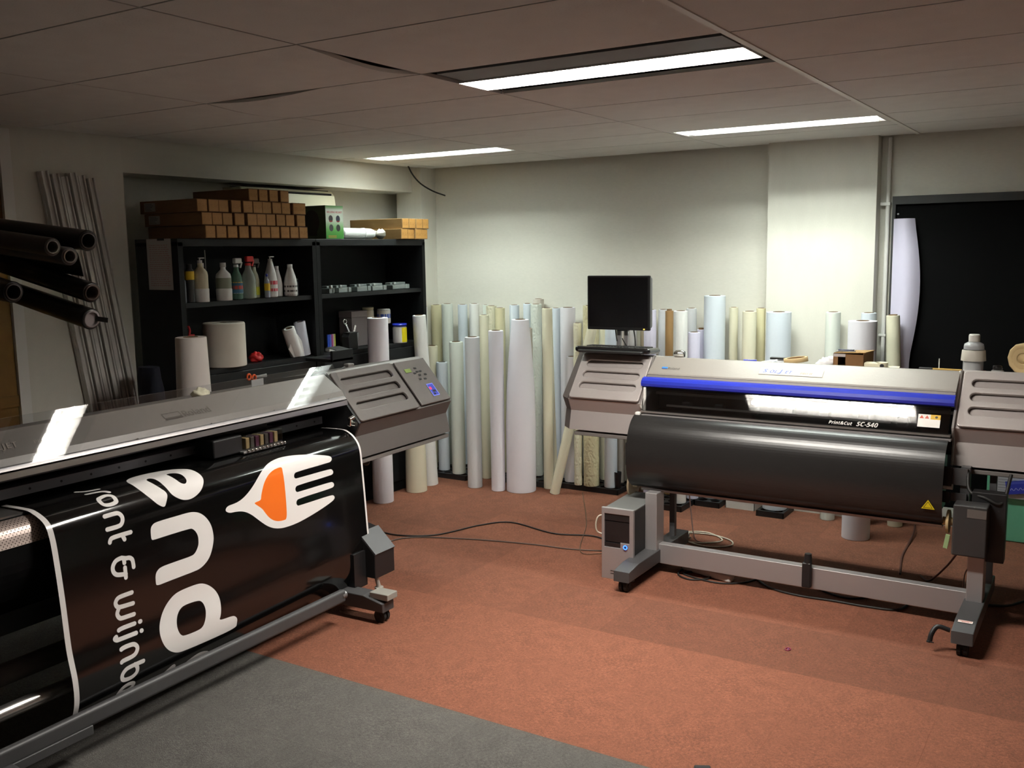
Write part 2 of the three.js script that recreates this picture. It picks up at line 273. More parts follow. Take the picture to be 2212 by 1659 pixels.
  decal(p, 'name_plate', 0.335, 0.056, canvasTex(512, 88, (g) => { g.fillStyle = '#b9ad9e'; g.fillRect(0, 0, 512, 88); g.fillStyle = '#2444a8'; g.font = 'italic bold 66px sans-serif'; g.fillText('S', 26, 66, 56); g.font = 'italic bold 52px sans-serif'; g.fillText('OL', 80, 66, 78); g.font = 'italic bold 66px sans-serif'; g.fillText('J', 160, 66, 46); g.font = 'italic bold 52px sans-serif'; g.fillText('ET', 204, 66, 92); g.fillRect(120, 60, 70, 6); g.fillStyle = '#b0654c'; g.font = 'italic bold 30px serif'; g.fillText('PRO II', 330, 66, 130); }), onMid(0.80, 0.066));
  decal(win, 'model_name', 0.36, 0.036, canvasTex(512, 52, (g) => { g.fillStyle = '#c9c4bf'; g.font = 'italic bold 34px sans-serif'; g.fillText('Print&Cut', 4, 40, 180); g.font = 'italic bold 46px sans-serif'; g.fillText('SC-540', 196, 42, 250); }), (g) => g.rotateX(-0.47).translate(1.215, 0.905, 0.0128));
  decal(win, 'safety_label', 0.10, 0.064, canvasTex(200, 128, (g) => { g.fillStyle = '#f2efe9'; g.fillRect(0, 0, 200, 128); g.fillStyle = '#e2b414'; g.fillRect(112, 0, 88, 48); g.fillStyle = '#d2563a'; for (const x of [12, 60]) { g.beginPath(); g.moveTo(x + 20, 8); g.lineTo(x + 40, 42); g.lineTo(x, 42); g.fill(); } g.fillStyle = '#3a3108'; g.beginPath(); g.arc(164, 24, 12, 0, 7); g.fill(); }), (g) => g.rotateX(-0.47).translate(1.505, 0.943, -0.0065));
  // stand
  for (const x of [0.13, 1.755]) {
    part(p, 'stand_post', [span(x - 0.035, x + 0.035, 0.12, 0.455, 0.045, 0.145, 0.004)], M.frame);
    part(p, 'rear_post', [span(x + 0.02, x + 0.05, 0.16, 0.74, -0.10, -0.07)], M.foot);
    part(p, 'foot', prism([[0.52, 0.062], [0.52, 0.118], [0.40, 0.135], [-0.30, 0.135], [-0.30, 0.062]], x - 0.045, x + 0.045, 0.004), M.foot);
    caster(p, x, 0.03, 0.475); caster(p, x, 0.03, -0.25);
  }
  part(p, 'crossbeam', [span(0.16, 1.73, 0.055, 0.165, 0.06, 0.115, 0.003)], M.frame);
  part(p, 'clamp_lever', [bx(0.045, 0.13, 0.03, 0.982, 0.13, 0.13, 0.006), cyl(0.017, 0.02, 0.05, 0.985, 0.215, 0.125, 'y', 14)], M.black);
  part(p, 'brake_lever', [tube([[1.70, 0.10, 0.47], [1.65, 0.11, 0.48], [1.63, 0.08, 0.50], [1.625, 0.05, 0.51]], 0.011, 16)], M.black);
  decal(p, 'foot_label', 0.06, 0.022, canvasTex(120, 44, (g) => { g.fillStyle = '#e8d9d2'; g.fillRect(0, 0, 120, 44); g.fillStyle = '#b5483a'; g.fillRect(8, 8, 104, 8); g.fillRect(30, 24, 60, 8); }), (g) => g.rotateX(-Math.PI / 2 + 0.13).translate(1.755, 0.1345, 0.425));
  // take-up motor and brackets at the right leg
  const tm = part(p, 'take_up_motor', [span(1.655, 1.80, 0.36, 0.60, 0.10, 0.20, 0.008)], mat([0.035, 0.034, 0.034], 0.5));
  part(p, 'motor_plate', [span(1.72, 1.865, 0.32, 0.645, 0.03, 0.10, 0.004)], M.black);
  part(tm, 'motor_label', [span(1.715, 1.795, 0.545, 0.585, 0.199, 0.2015)], M.tubeGrey);
  part(p, 'bracket', [span(1.59, 1.69, 0.655, 0.735, 0.03, 0.04), span(1.60, 1.69, 0.575, 0.615, 0.03, 0.04), span(1.66, 1.70, 0.50, 0.74, -0.02, 0.027)], M.foot); part(p, 'bracket', [span(1.585, 1.625, 0.65, 0.74, 0.035, 0.06), span(1.585, 1.62, 0.57, 0.62, 0.035, 0.06)], M.black);
  part(p, 'media_core', [cyl(0.014, 0.014, 0.10, 1.58, 0.643, 0.04, 'x', 16)], M.white);
  part(p, 'media_flange', [cyl(0.055, 0.055, 0.012, 1.62, 0.48, 0.06, 'x', 24), cyl(0.02, 0.02, 0.05, 1.62, 0.48, 0.06, 'x', 16)], M.tan, 'tan plastic flange of the take-up roll');
  part(p, 'media_flange', [cyl(0.08, 0.08, 0.012, -0.07, 0.44, -0.06, 'x', 28), cyl(0.025, 0.025, 0.05, -0.06, 0.44, -0.06, 'x', 16)], mat([0.42, 0.33, 0.22], 0.4), 'clear tan disc at the left end of the roll');
  part(p, 'flange_bracket', [span(-0.12, -0.05, 0.54, 0.68, -0.10, -0.05, 0.01), cyl(0.015, 0.015, 0.04, -0.06, 0.70, -0.06, 'x', 12)], M.black);
  part(p, 'green_tab', [bx(0.02, 0.07, 0.006, 1.62, 0.39, 0.09, 0.002, [0, 0, -0.15])], mat([0.30, 0.42, 0.20], 0.6));
  part(p, 'hose', tube([[1.69, 0.73, 0.02], [1.71, 0.64, 0.08], [1.78, 0.62, 0.10], [1.84, 0.60, 0.10], [1.87, 0.72, 0.0]], 0.008), M.cable);
}
// ---- left-hand printer
const LW = 2.15, left = thing('wide_format_printer', 'wide-format printer with its clear cover raised, printing the black and white banner', 'printer', [-3.175, 0, -1.55], 92 * Math.PI / 180);
{
  const p = left;
  sideCover(p, LW, LW + 0.86, M.silverShaded, { panelEnd: LW + 0.54 });
  part(p, 'side_plate', prism([[-0.015, 0.735], [-0.03, 0.845], [0.012, 0.925], [-0.205, 1.176], [-0.62, 1.115], [-0.66, 0.735]], LW - 0.012, LW + 0.002), M.black);
  const cp = part(p, 'control_panel', onSlope(new RoundedBoxGeometry(0.285, 0.30, 0.012, 2, 0.004).translate(0.1425, 0.15, 0.0), LW + 0.56, 0.008, 0.002), M.silverShaded);
  const onPanel = (w, h, x, up, d = 0.004) => onSlope(new RoundedBoxGeometry(w, h, d, 2, Math.min(0.002, d / 2.1)), LW + x, up, 0.009);
  part(cp, 'display', onPanel(0.055, 0.026, 0.63, 0.238), mat([0.16, 0.24, 0.05], 0.4));
  for (const [x, u] of [[0.705, 0.247], [0.675, 0.215], [0.735, 0.222], [0.708, 0.198], [0.762, 0.196], [0.690, 0.172], [0.735, 0.168], [0.705, 0.222]]) part(cp, 'button', onPanel(0.022, 0.012, x, u), M.black);
  decal(cp, 'blue_sticker', 0.062, 0.085, canvasTex(124, 170, (g) => { g.fillStyle = '#2b39b0'; g.fillRect(0, 0, 124, 170); g.strokeStyle = '#7d88e8'; g.lineWidth = 10; g.strokeRect(5, 5, 114, 160); g.fillStyle = '#ee3868'; g.beginPath(); g.arc(34, 62, 22, 0, 7); g.fill(); g.fillStyle = '#101020'; g.fillRect(40, 90, 60, 30); g.fillRect(30, 130, 36, 24); }), (g) => onSlope(g, LW + 0.735, 0.088, 0.0105));
  part(p, 'top_cover', prism([[-0.60, 1.095], [-0.22, 1.164], [-0.20, 1.166], [-0.085, 1.088], [-0.06, 1.05], [-0.10, 1.04], [-0.6, 1.06]], -0.3, LW - 0.02, 0.001), M.beige);
  part(p, 'rear_lid', [span(-0.3, LW - 0.02, 1.06, 1.096, -0.66, -0.56, 0.006)], M.greyLid);
  decal(p, 'logo_lettering', 0.30, 0.062, canvasTex(512, 106, (g) => { g.strokeStyle = '#6b625b'; g.lineWidth = 5; g.strokeRect(10, 26, 150, 46); g.fillStyle = '#5b534d'; g.fillRect(10, 78, 150, 14); g.fillStyle = '#6b625b'; g.font = '84px sans-serif'; g.fillText('Roland', 172, 90, 330); }), onMid(1.19, 0.055));
  decal(p, 'series_lettering', 0.28, 0.05, canvasTex(512, 92, (g) => { g.fillStyle = '#a79c92'; g.font = 'italic bold 74px sans-serif'; g.fillText('SOLJET', 10, 74, 330); g.font = 'italic bold 44px serif'; g.fillText('PRO', 360, 74, 130); }), onMid(0.40, 0.06));
  part(p, 'front_rail', prism([[-0.085, 1.068], [-0.058, 1.062], [-0.05, 1.05], [-0.09, 1.046]], -0.3, LW - 0.03), M.frame); part(p, 'front_rail', prism([[-0.088, 1.042], [-0.052, 1.042], [-0.05, 1.020], [-0.07, 1.018], [-0.09, 1.03]], -0.3, LW - 0.02, 0.001), M.alu);
  for (let i = 0; i < 6; i++) part(p, 'rail_screw', cyl(0.004, 0.004, 0.004, 0.1 + i * 0.38, 1.0665, -0.065, 'y', 10), M.chrome);
  // raised clear cover leaning over the sloping top
  part(p, 'raised_cover', sheet([[-0.052, 1.060], [-0.134, 1.222]], 0.004, -0.3, LW - 0.03, 1), M.clear);
  // inside
  part(p, 'chamber', [span(-0.3, LW - 0.012, 0.60, 1.045, -0.62, -0.26), span(-0.3, LW - 0.012, 0.80, 0.884, -0.27, -0.05)], M.blackMatte);
  part(p, 'guide_rail', [span(-0.3, LW - 0.06, 0.975, 1.015, -0.26, -0.215)], mat([0.10, 0.10, 0.115], 0.45, 0.4)); part(p, 'guide_rail', [span(-0.3, LW - 0.06, 0.918, 0.955, -0.26, -0.19)], mat([0.17, 0.17, 0.19], 0.42, 0.4));
  for (let i = 0; i < 16; i++) part(p, 'rail_hole', cyl(0.005, 0.005, 0.003, 0.08 + i * 0.13, 0.937, -0.19, 'z', 8), M.black);
  part(p, 'print_carriage', [span(1.25, 1.42, 0.905, 0.985, -0.19, -0.07, 0.008), span(1.30, 1.66, 0.93, 1.0, -0.2, -0.15, 0.006)], M.black);
  part(p, 'carriage_cover', [span(1.42, 1.66, 0.915, 0.985, -0.145, -0.05, 0.012)], M.smoke); part(p, 'carriage_base', [span(1.40, 1.67, 0.901, 0.912, -0.15, -0.045, 0.003)], M.steel);
  for (let i = 0; i < 7; i++) part(p, 'ink_damper', [span(1.44 + i * 0.03, 1.462 + i * 0.03, 0.915, 0.965, -0.13, -0.07, 0.004)], [M.tan, M.tubeGrey, mat([0.15, 0.05, 0.09], 0.4)][i % 3]);
  for (let i = 0; i < 11; i++) part(p, 'set_screw', new THREE.SphereGeometry(0.0065, 10, 8).translate(1.425 + i * 0.023, 0.912, -0.042), M.chrome);
  part(p, 'platen', [span(-0.3, LW - 0.02, 0.880, 0.8905, -0.20, -0.06)], M.alu);
  const mesh = mat([0.62, 0.55, 0.52], 0.4, 0.6, { map: canvasTex(64, 64, (g) => { g.fillStyle = '#e8e0dc'; g.fillRect(0, 0, 64, 64); g.fillStyle = '#4a3f3b'; for (const [x, y] of [[16, 16], [48, 48]]) { g.beginPath(); g.arc(x, y, 9, 0, 7); g.fill(); } }) });
  mesh.map.wrapS = mesh.map.wrapT = THREE.RepeatWrapping; mesh.map.repeat.set(70, 70);
  part(p, 'apron', sheet([[-0.06, 0.884], [-0.03, 0.876], [0.0, 0.852], [0.02, 0.80]], 0.004, -0.3, LW - 0.03, 10), mesh, 'perforated metal apron');
  part(p, 'lower_apron', sheet([[0.02, 0.80], [0.026, 0.72], [-0.03, 0.60], [-0.14, 0.52]], 0.004, -0.3, LW - 0.03, 12), M.blackMatte);
  part(p, 'wire_tensioner', [bx(0.04, 0.05, 0.02, LW - 0.035, 0.94, -0.02, 0.006, [0.3, 0, 0.2]), cyl(0.012, 0.012, 0.03, LW - 0.03, 0.925, -0.008, 'z', 12)], M.chrome, 'shiny metal latch');
  // stand, bars and take-up
  part(p, 'tension_bar', cyl(0.027, 0.027, 2.42, 0.98, 0.237, 0.018, 'x', 28), M.alu);
  part(p, 'bar_end', cyl(0.033, 0.033, 0.03, LW + 0.035, 0.237, 0.018, 'x', 24), M.frame);
  part(p, 'catch_bar', [span(-0.12, 1.80, 0.122, 0.186, 0.138, 0.172, 0.014)], M.foot, 'long grey bar along the floor side'); part(p, 'catch_bar_bracket', [span(-0.12, 0.40, 0.095, 0.13, 0.142, 0.176, 0.004)], M.foot); part(p, 'catch_bar_cap', [cyl(0.02, 0.02, 0.03, 1.79, 0.156, 0.155, 'x', 16)], M.steel);
  for (const x of [0.05, 1.93]) {
    part(p, 'stand_post', [span(x - 0.035, x + 0.035, 0.12, 0.76, -0.24, -0.14, 0.004)], M.foot);
    part(p, 'foot', prism([[0.32, 0.062], [0.32, 0.105], [0.20, 0.132], [-0.50, 0.132], [-0.50, 0.062]], x - 0.045, x + 0.045, 0.004), M.foot);
    caster(p, x, 0.03, 0.28); caster(p, x, 0.03, -0.45);
  }
  part(p, 'foot_cap', [span(1.90, 1.98, 0.118, 0.150, 0.23, 0.34, 0.004)], mat([0.30, 0.29, 0.26], 0.5));
  part(p, 'crossbeam', [span(0.05, 1.93, 0.42, 0.52, -0.24, -0.19, 0.003)], M.foot); part(p, 'crossbeam', [span(0.05, 1.93, 0.66, 0.70, -0.10, -0.06, 0.003)], mat([0.20, 0.17, 0.165], 0.5));
  part(p, 'take_up_core', cyl(0.04, 0.04, 1.95, 0.95, 0.30, -0.14, 'x', 20), M.tubeGrey);
  part(p, 'take_up_motor', prism([[0.16, 0.16], [0.16, 0.285], [0.06, 0.38], [-0.03, 0.40], [-0.03, 0.16]], LW - 0.11, LW + 0.05, 0.004), M.black); part(p, 'motor_lid', prism([[0.166, 0.287], [0.062, 0.386], [0.055, 0.38], [0.16, 0.28]], LW - 0.11, LW + 0.05), mat([0.11, 0.115, 0.12], 0.5)); part(p, 'motor_bracket', [span(LW - 0.20, LW - 0.10, 0.12, 0.30, -0.05, 0.10)], M.black);
  part(p, 'hanging_rod', [tube([[LW - 0.09, 0.235, 0.12], [LW - 0.055, 0.02, 0.155]].map(([x, y, z]) => [x, y + 0.02, z]), 0.011, 8, 12), cyl(0.022, 0.022, 0.007, LW - 0.065, 0.10, 0.145, 'y', 16)], mat([0.52, 0.50, 0.46], 0.4, 0.3), 'light grey rod hanging by the take-up motor');
  part(p, 'hose', tube([[LW + 0.10, 0.72, -0.15], [LW + 0.20, 0.66, -0.12], [LW + 0.30, 0.69, -0.20], [LW + 0.34, 0.74, -0.30]], 0.008), M.cable);
}
// ---- the printed banner hanging from the left printer
{
  const LLx = 0.36, LRx = 2.10, PR = [[-0.20, -0.20, 0.895], [-0.10, -0.10, 0.897], [-0.04, -0.03, 0.893], [0.012, 0.042, 0.862], [0.045, 0.069, 0.81], [0.056, 0.085, 0.71], [0.066, 0.10, 0.57], [0.076, 0.113, 0.41], [0.084, 0.135, 0.29], [0.078, 0.13, 0.20], [0.045, 0.09, 0.125], [-0.01, 0.02, 0.075]];
  const n = 110, m = PR.length - 1, cr = (k, u) => { const q = (j) => PR[Math.min(m, Math.max(0, j))]; return [0, 1, 2].map((c) => 0.5 * (2 * q(k)[c] + (q(k + 1)[c] - q(k - 1)[c]) * u + (2 * q(k - 1)[c] - 5 * q(k)[c] + 4 * q(k + 1)[c] - q(k + 2)[c]) * u * u + (-q(k - 1)[c] + 3 * q(k)[c] - 3 * q(k + 1)[c] + q(k + 2)[c]) * u ** 3)); };
  const Cp = []; for (let i = 0; i <= n; i++) { const t = (i / n) * m, k = Math.min(Math.floor(t), m - 1); Cp.push(cr(k, t - k)); }
  const s = [0]; for (let i = 1; i <= n; i++) s.push(s[i - 1] + Math.hypot((Cp[i][0] + Cp[i][1] - Cp[i - 1][0] - Cp[i - 1][1]) / 2, Cp[i][2] - Cp[i - 1][2]));
  const g = new THREE.PlaneGeometry(1, 1, 24, n), p = g.attributes.position, u = g.attributes.uv;
  for (let i = 0; i <= n; i++) for (let j = 0; j <= 24; j++) { const a = j / 24, id = i * 25 + j, c = Cp[i]; p.setXYZ(id, LLx + (LRx - LLx) * a, c[2], c[1] + (c[0] - c[1]) * a); u.setXY(id, a, 1 - s[i] / s[n]); }
  g.computeVertexNormals();
  const SHAPES = [
  ['f', '475 380 464 369 464 360 470 352 479 349 498 349 517 343 534 332 551 316 570 294 591 267 612 246 632 231 658 221 685 217 718 220 758 230 797 244 833 258 860 270 870 279 870 290 864 298 854 300 724 298 715 303 712 315 715 324 723 326 854 329 865 334 870 346 867 356 855 359 722 356 714 361 711 372 715 383 721 385 853 388 863 392 868 403 865 413 854 417 720 414 712 420 709 431 713 442 720 444 852 447 862 453 865 464 859 473 839 482 809 492 771 503 734 511 702 516 671 516 644 513 617 501 598 485 580 463 562 437 545 413 529 397 513 387 494 382'],
  ['o', '676 260 659 259 639 264 619 278 603 301 593 328 586 354 584 370 557 370 571 387 586 407 594 428 606 452 620 469 636 479 655 483 669 482 672 418 674 357 674 309 674 277'],
  ['f', '266 89 254 127 250 174 252 219 267 258 278 275 289 284 297 265 304 248 306 236 304 222 300 211 296 179 294 150 298 134 309 126 314 140 315 169 313 198 314 236 321 254 335 271 349 280 366 282 384 275 401 261 414 240 423 219 426 193 425 165 421 139 413 105 395 78 369 61 335 49 298 53 277 71'],
  ['b', '355 131 367 130 378 143 384 160 383 182 379 203 371 216 364 217 357 207 356 184 355 157'],
  ['f', '356 328 312 327 261 326 249 330 242 341 240 357 239 385 247 387 291 387 350 389 357 393 365 406 370 425 370 442 368 461 360 479 352 489 342 492 295 491 255 491 243 500 237 515 236 543 237 551 246 554 258 553 304 553 349 553 365 551 381 541 397 523 409 491 417 455 416 419 411 391 401 366 388 346 374 335'],
  ['f', '366 608 345 603 303 603 281 609 260 629 244 655 232 688 227 717 228 747 235 777 247 802 266 822 286 829 368 835 456 837 458 817 460 801 454 787 443 779 400 775 407 760 412 729 413 692 405 658 387 627'],
  ['b', '349 666 305 662 290 673 280 695 276 723 278 747 284 764 293 772 336 775 349 770 358 752 364 726 365 703 360 679'],
  ['f', '286 901 305 886 331 872 351 872 371 884 382 902 337 900'],
  ['f', '221 899 235 889 251 874 263 865 271 875 272 890 252 897'],
  ['s', '148 64 156 91 187 101'],
  ['s', '145 127 167 131 181 139 187 155'],
  ['s', '150 178 165 170 177 172 183 183 181 201 177 215 159 219 146 213 144 199 146 185 150 178'],
  ['s', '134 255 161 254 169 257 175 270 175 284 170 297 163 302 133 301'],
  ['s', '134 347 136 337 144 333 189 334'],
  ['s', '167 335 171 352'],
  ['s', '157 412 145 412 136 422 131 436 132 451 137 462 145 467 162 472'],
  ['s', '161 484 162 449'],
  ['s', '162 432 162 417'],
  ['s', '157 412 167 419 176 419 183 428 184 440 184 457'],
  ['s', '171 543 145 542 134 544 128 554 127 563 131 576 142 579 171 582'],
  ['s', '135 579 128 593 129 606 134 617 141 619 170 621'],
  ['s', '127 655 131 652 168 654'],
  ['s', '182 655 184 655'],
  ['s', '118 674 112 677 117 685 123 686 168 688'],
  ['s', '182 688 183 688'],
  ['s', '124 721 129 718 152 719 160 724 165 737 161 751 152 761 124 761 120 764'],
  ['s', '175 794 136 791 123 800 117 813 119 827 125 833 142 836 154 829 159 818 158 802 152 792'],
  ['s', '112 881 118 865 132 857 146 859 153 868 147 881 136 886 120 881'],
  ];
  const art = canvasTex(2048, 1264, (c, w, h) => {
    c.fillStyle = '#f0ecea'; c.fillRect(0, 0, w, h); c.fillStyle = '#0b0b0b'; c.fillRect(w * 0.0125, 0, w * (1 - 0.0125 - 0.0075), h);
    const pts = (t) => { const a = t.split(' ').map(Number), r = []; for (let i = 0; i < a.length; i += 2) r.push([a[i] / 1000 * w, a[i + 1] / 1000 * h]); return r; };
    c.lineCap = c.lineJoin = 'round';
    for (const [k, t] of SHAPES) {
      const q = pts(t), closed = k !== 's';
      c.beginPath();
      if (closed) { const mid = (i) => { const a = q[i % q.length], b = q[(i + 1) % q.length]; return [(a[0] + b[0]) / 2, (a[1] + b[1]) / 2]; }; c.moveTo(...mid(0)); for (let i = 1; i <= q.length; i++) c.quadraticCurveTo(...q[i % q.length], ...mid(i)); c.closePath(); c.fillStyle = k === 'f' ? '#f4f1ef' : k === 'o' ? '#fb7a2a' : '#0b0b0b'; c.fill(); }
      else { c.moveTo(...q[0]); for (let i = 1; i < q.length - 1; i++) { const a = q[i], b = q[i + 1]; c.quadraticCurveTo(...a, (a[0] + b[0]) / 2, (a[1] + b[1]) / 2); } c.lineTo(...q[q.length - 1]); c.strokeStyle = '#f0edeb'; c.lineWidth = w * 0.0098; c.stroke(); }
    }
  });
  const b = single('printed_banner', 'glossy black banner with a white fork logo and large white letters, on the left printer', 'banner', g, phys([1, 1, 1], 0.13, 0, { map: art, side: THREE.DoubleSide, clearcoat: 0.3, clearcoatRoughness: 0.06 }));
  b.position.set(-3.175, 0, -1.55); b.rotation.y = 92 * Math.PI / 180;
}
// ---------------------------------------------------------------- the rolls standing along the far wall
const TONE = { W: [0.80, 0.79, 0.85], G: [0.74, 0.79, 0.72], C: [0.76, 0.73, 0.56], Y: [0.70, 0.65, 0.42], B: [0.70, 0.77, 0.84], N: [0.84, 0.85, 0.83], L: [0.74, 0.72, 0.88], S: [0.68, 0.70, 0.72], K: [0.34, 0.20, 0.08], T: [0.52, 0.46, 0.33], P: [0.70, 0.64, 0.60], E: [0.62, 0.57, 0.50] };
const rollMat = {}, wrapMat = {};
const rollTone = (k) => (rollMat[k] ??= mat(TONE[k], 0.55)), wrapTone = (k) => (wrapMat[k] ??= mat(TONE[k], 0.42, 0, { bumpMap: crumple, bumpScale: 0.012 }));
// bottom centre, height, radius; top = [dx, dz] lean and top radius; wrap: puckered film; flap: loose end of the sheet
function roll(name, label, x, z, r, h, tone, o = {}) {
  const base = o.base ?? (RACKS.some((q) => x > q[2] && x < q[3] && z > q[4] && z < q[5]) ? 0.042 : 0), rt = o.rt ?? r, len = Math.hypot(h - base, o.dx ?? 0, o.dz ?? 0), t = thing(name, label, 'roll', [x, base, z], 0, 'rolls standing along the wall');
  t.quaternion.setFromUnitVectors(new THREE.Vector3(0, 1, 0), new THREE.Vector3(o.dx ?? 0, h - base, o.dz ?? 0).normalize());
  const rc = Math.min(0.038, Math.min(r, rt) * 0.62), pr = [[rc, len], [rt - 0.003, len], [rt, len - 0.003]], ns = o.wrap ? 26 : 5;
  for (let i = 1; i < ns; i++) { const f = i / ns, e = o.cone ? Math.min(1, f / o.cone) : f; pr.push([rt + (r - rt) * Math.sin(e * Math.PI / 2) + (o.wrap ? jit(0.0022) : 0), len * (1 - f)]); }
  pr.push([r, 0.003], [r - 0.003, 0], [rc, 0]);
  const g = lathe(pr.reverse().map(([a, b]) => [a, b]), 30);
  if (o.wrap) { const p = g.attributes.position; for (let i = 0; i < p.count; i++) { const a = Math.atan2(p.getZ(i), p.getX(i)), k = 1 + 0.035 * noise.noise(Math.cos(a) * 2.2, p.getY(i) * 16, Math.sin(a) * 2.2 + x * 9); p.setX(i, p.getX(i) * k); p.setZ(i, p.getZ(i) * k); } g.computeVertexNormals(); const u = g.attributes.uv; for (let i = 0; i < u.count; i++) u.setXY(i, u.getX(i) * 2, u.getY(i) * 5); }
  part(t, 'body', g, o.wrap ? wrapTone(tone) : rollTone(tone));
  part(t, 'core', lathe([[rc - 0.004, 0.004], [rc + 0.0006, 0.004], [rc + 0.0006, len + (o.rim ?? 0.002)], [rc - 0.004, len + (o.rim ?? 0.002)], [rc - 0.004, 0.004]], 24), o.core ?? M.core);
  if (o.flap) {                                                         // [angle in degrees, width at the top, width at the bottom, from, to]
    const [deg, w0, w1, f0 = 0, f1 = 1] = o.flap, a = deg * Math.PI / 180, g2 = new THREE.PlaneGeometry(1, 1, 6, 14), p = g2.attributes.position;
    for (let i = 0; i <= 14; i++) for (let j = 0; j <= 6; j++) { const f = f0 + (f1 - f0) * i / 14, w = (w0 + (w1 - w0) * i / 14) * j / 6, rr = rt + (r - rt) * f + 0.0015, th = a; p.setXYZ(i * 7 + j, Math.cos(th) * rr - Math.sin(th) * w + Math.cos(th) * w * w * 1.5, len * (1 - f), -Math.sin(th) * rr - Math.cos(th) * w * 1 + (-Math.sin(th)) * w * w * 1.5); }
    g2.computeVertexNormals();
    part(t, 'loose_edge', g2, (rollMat[tone + 'd'] ??= mat(TONE[tone], 0.55, 0, { side: THREE.DoubleSide })));
  }
  return t;
}
const RACKS = [
  ['black plastic rack at the left end of the wall, under the front rolls', M.black, -4.76, -4.27, -6.52, -6.085],
  ['black plastic rack directly behind the big white cone', M.black, -4.06, -3.62, -6.54, -6.19],
  ['black plastic rack under the lilac cone and yellow-cream roll, behind the computer', M.black, -3.56, -3.03, -6.54, -6.245],
  ['black plastic rack under the kraft tube, behind the left printer leg', M.black, -2.76, -2.45, -6.42, -6.035],
  ['small black plastic rack under the tall thick white roll', M.black, -2.44, -2.26, -6.52, -6.25],
  ['white plastic rack under the pale cream roll', M.white, -2.235, -2.03, -6.52, -6.305, 0.06],
  ['black plastic rack under the thick bluish roll before the pillar', M.black, -1.985, -1.80, -6.44, -6.20],
];
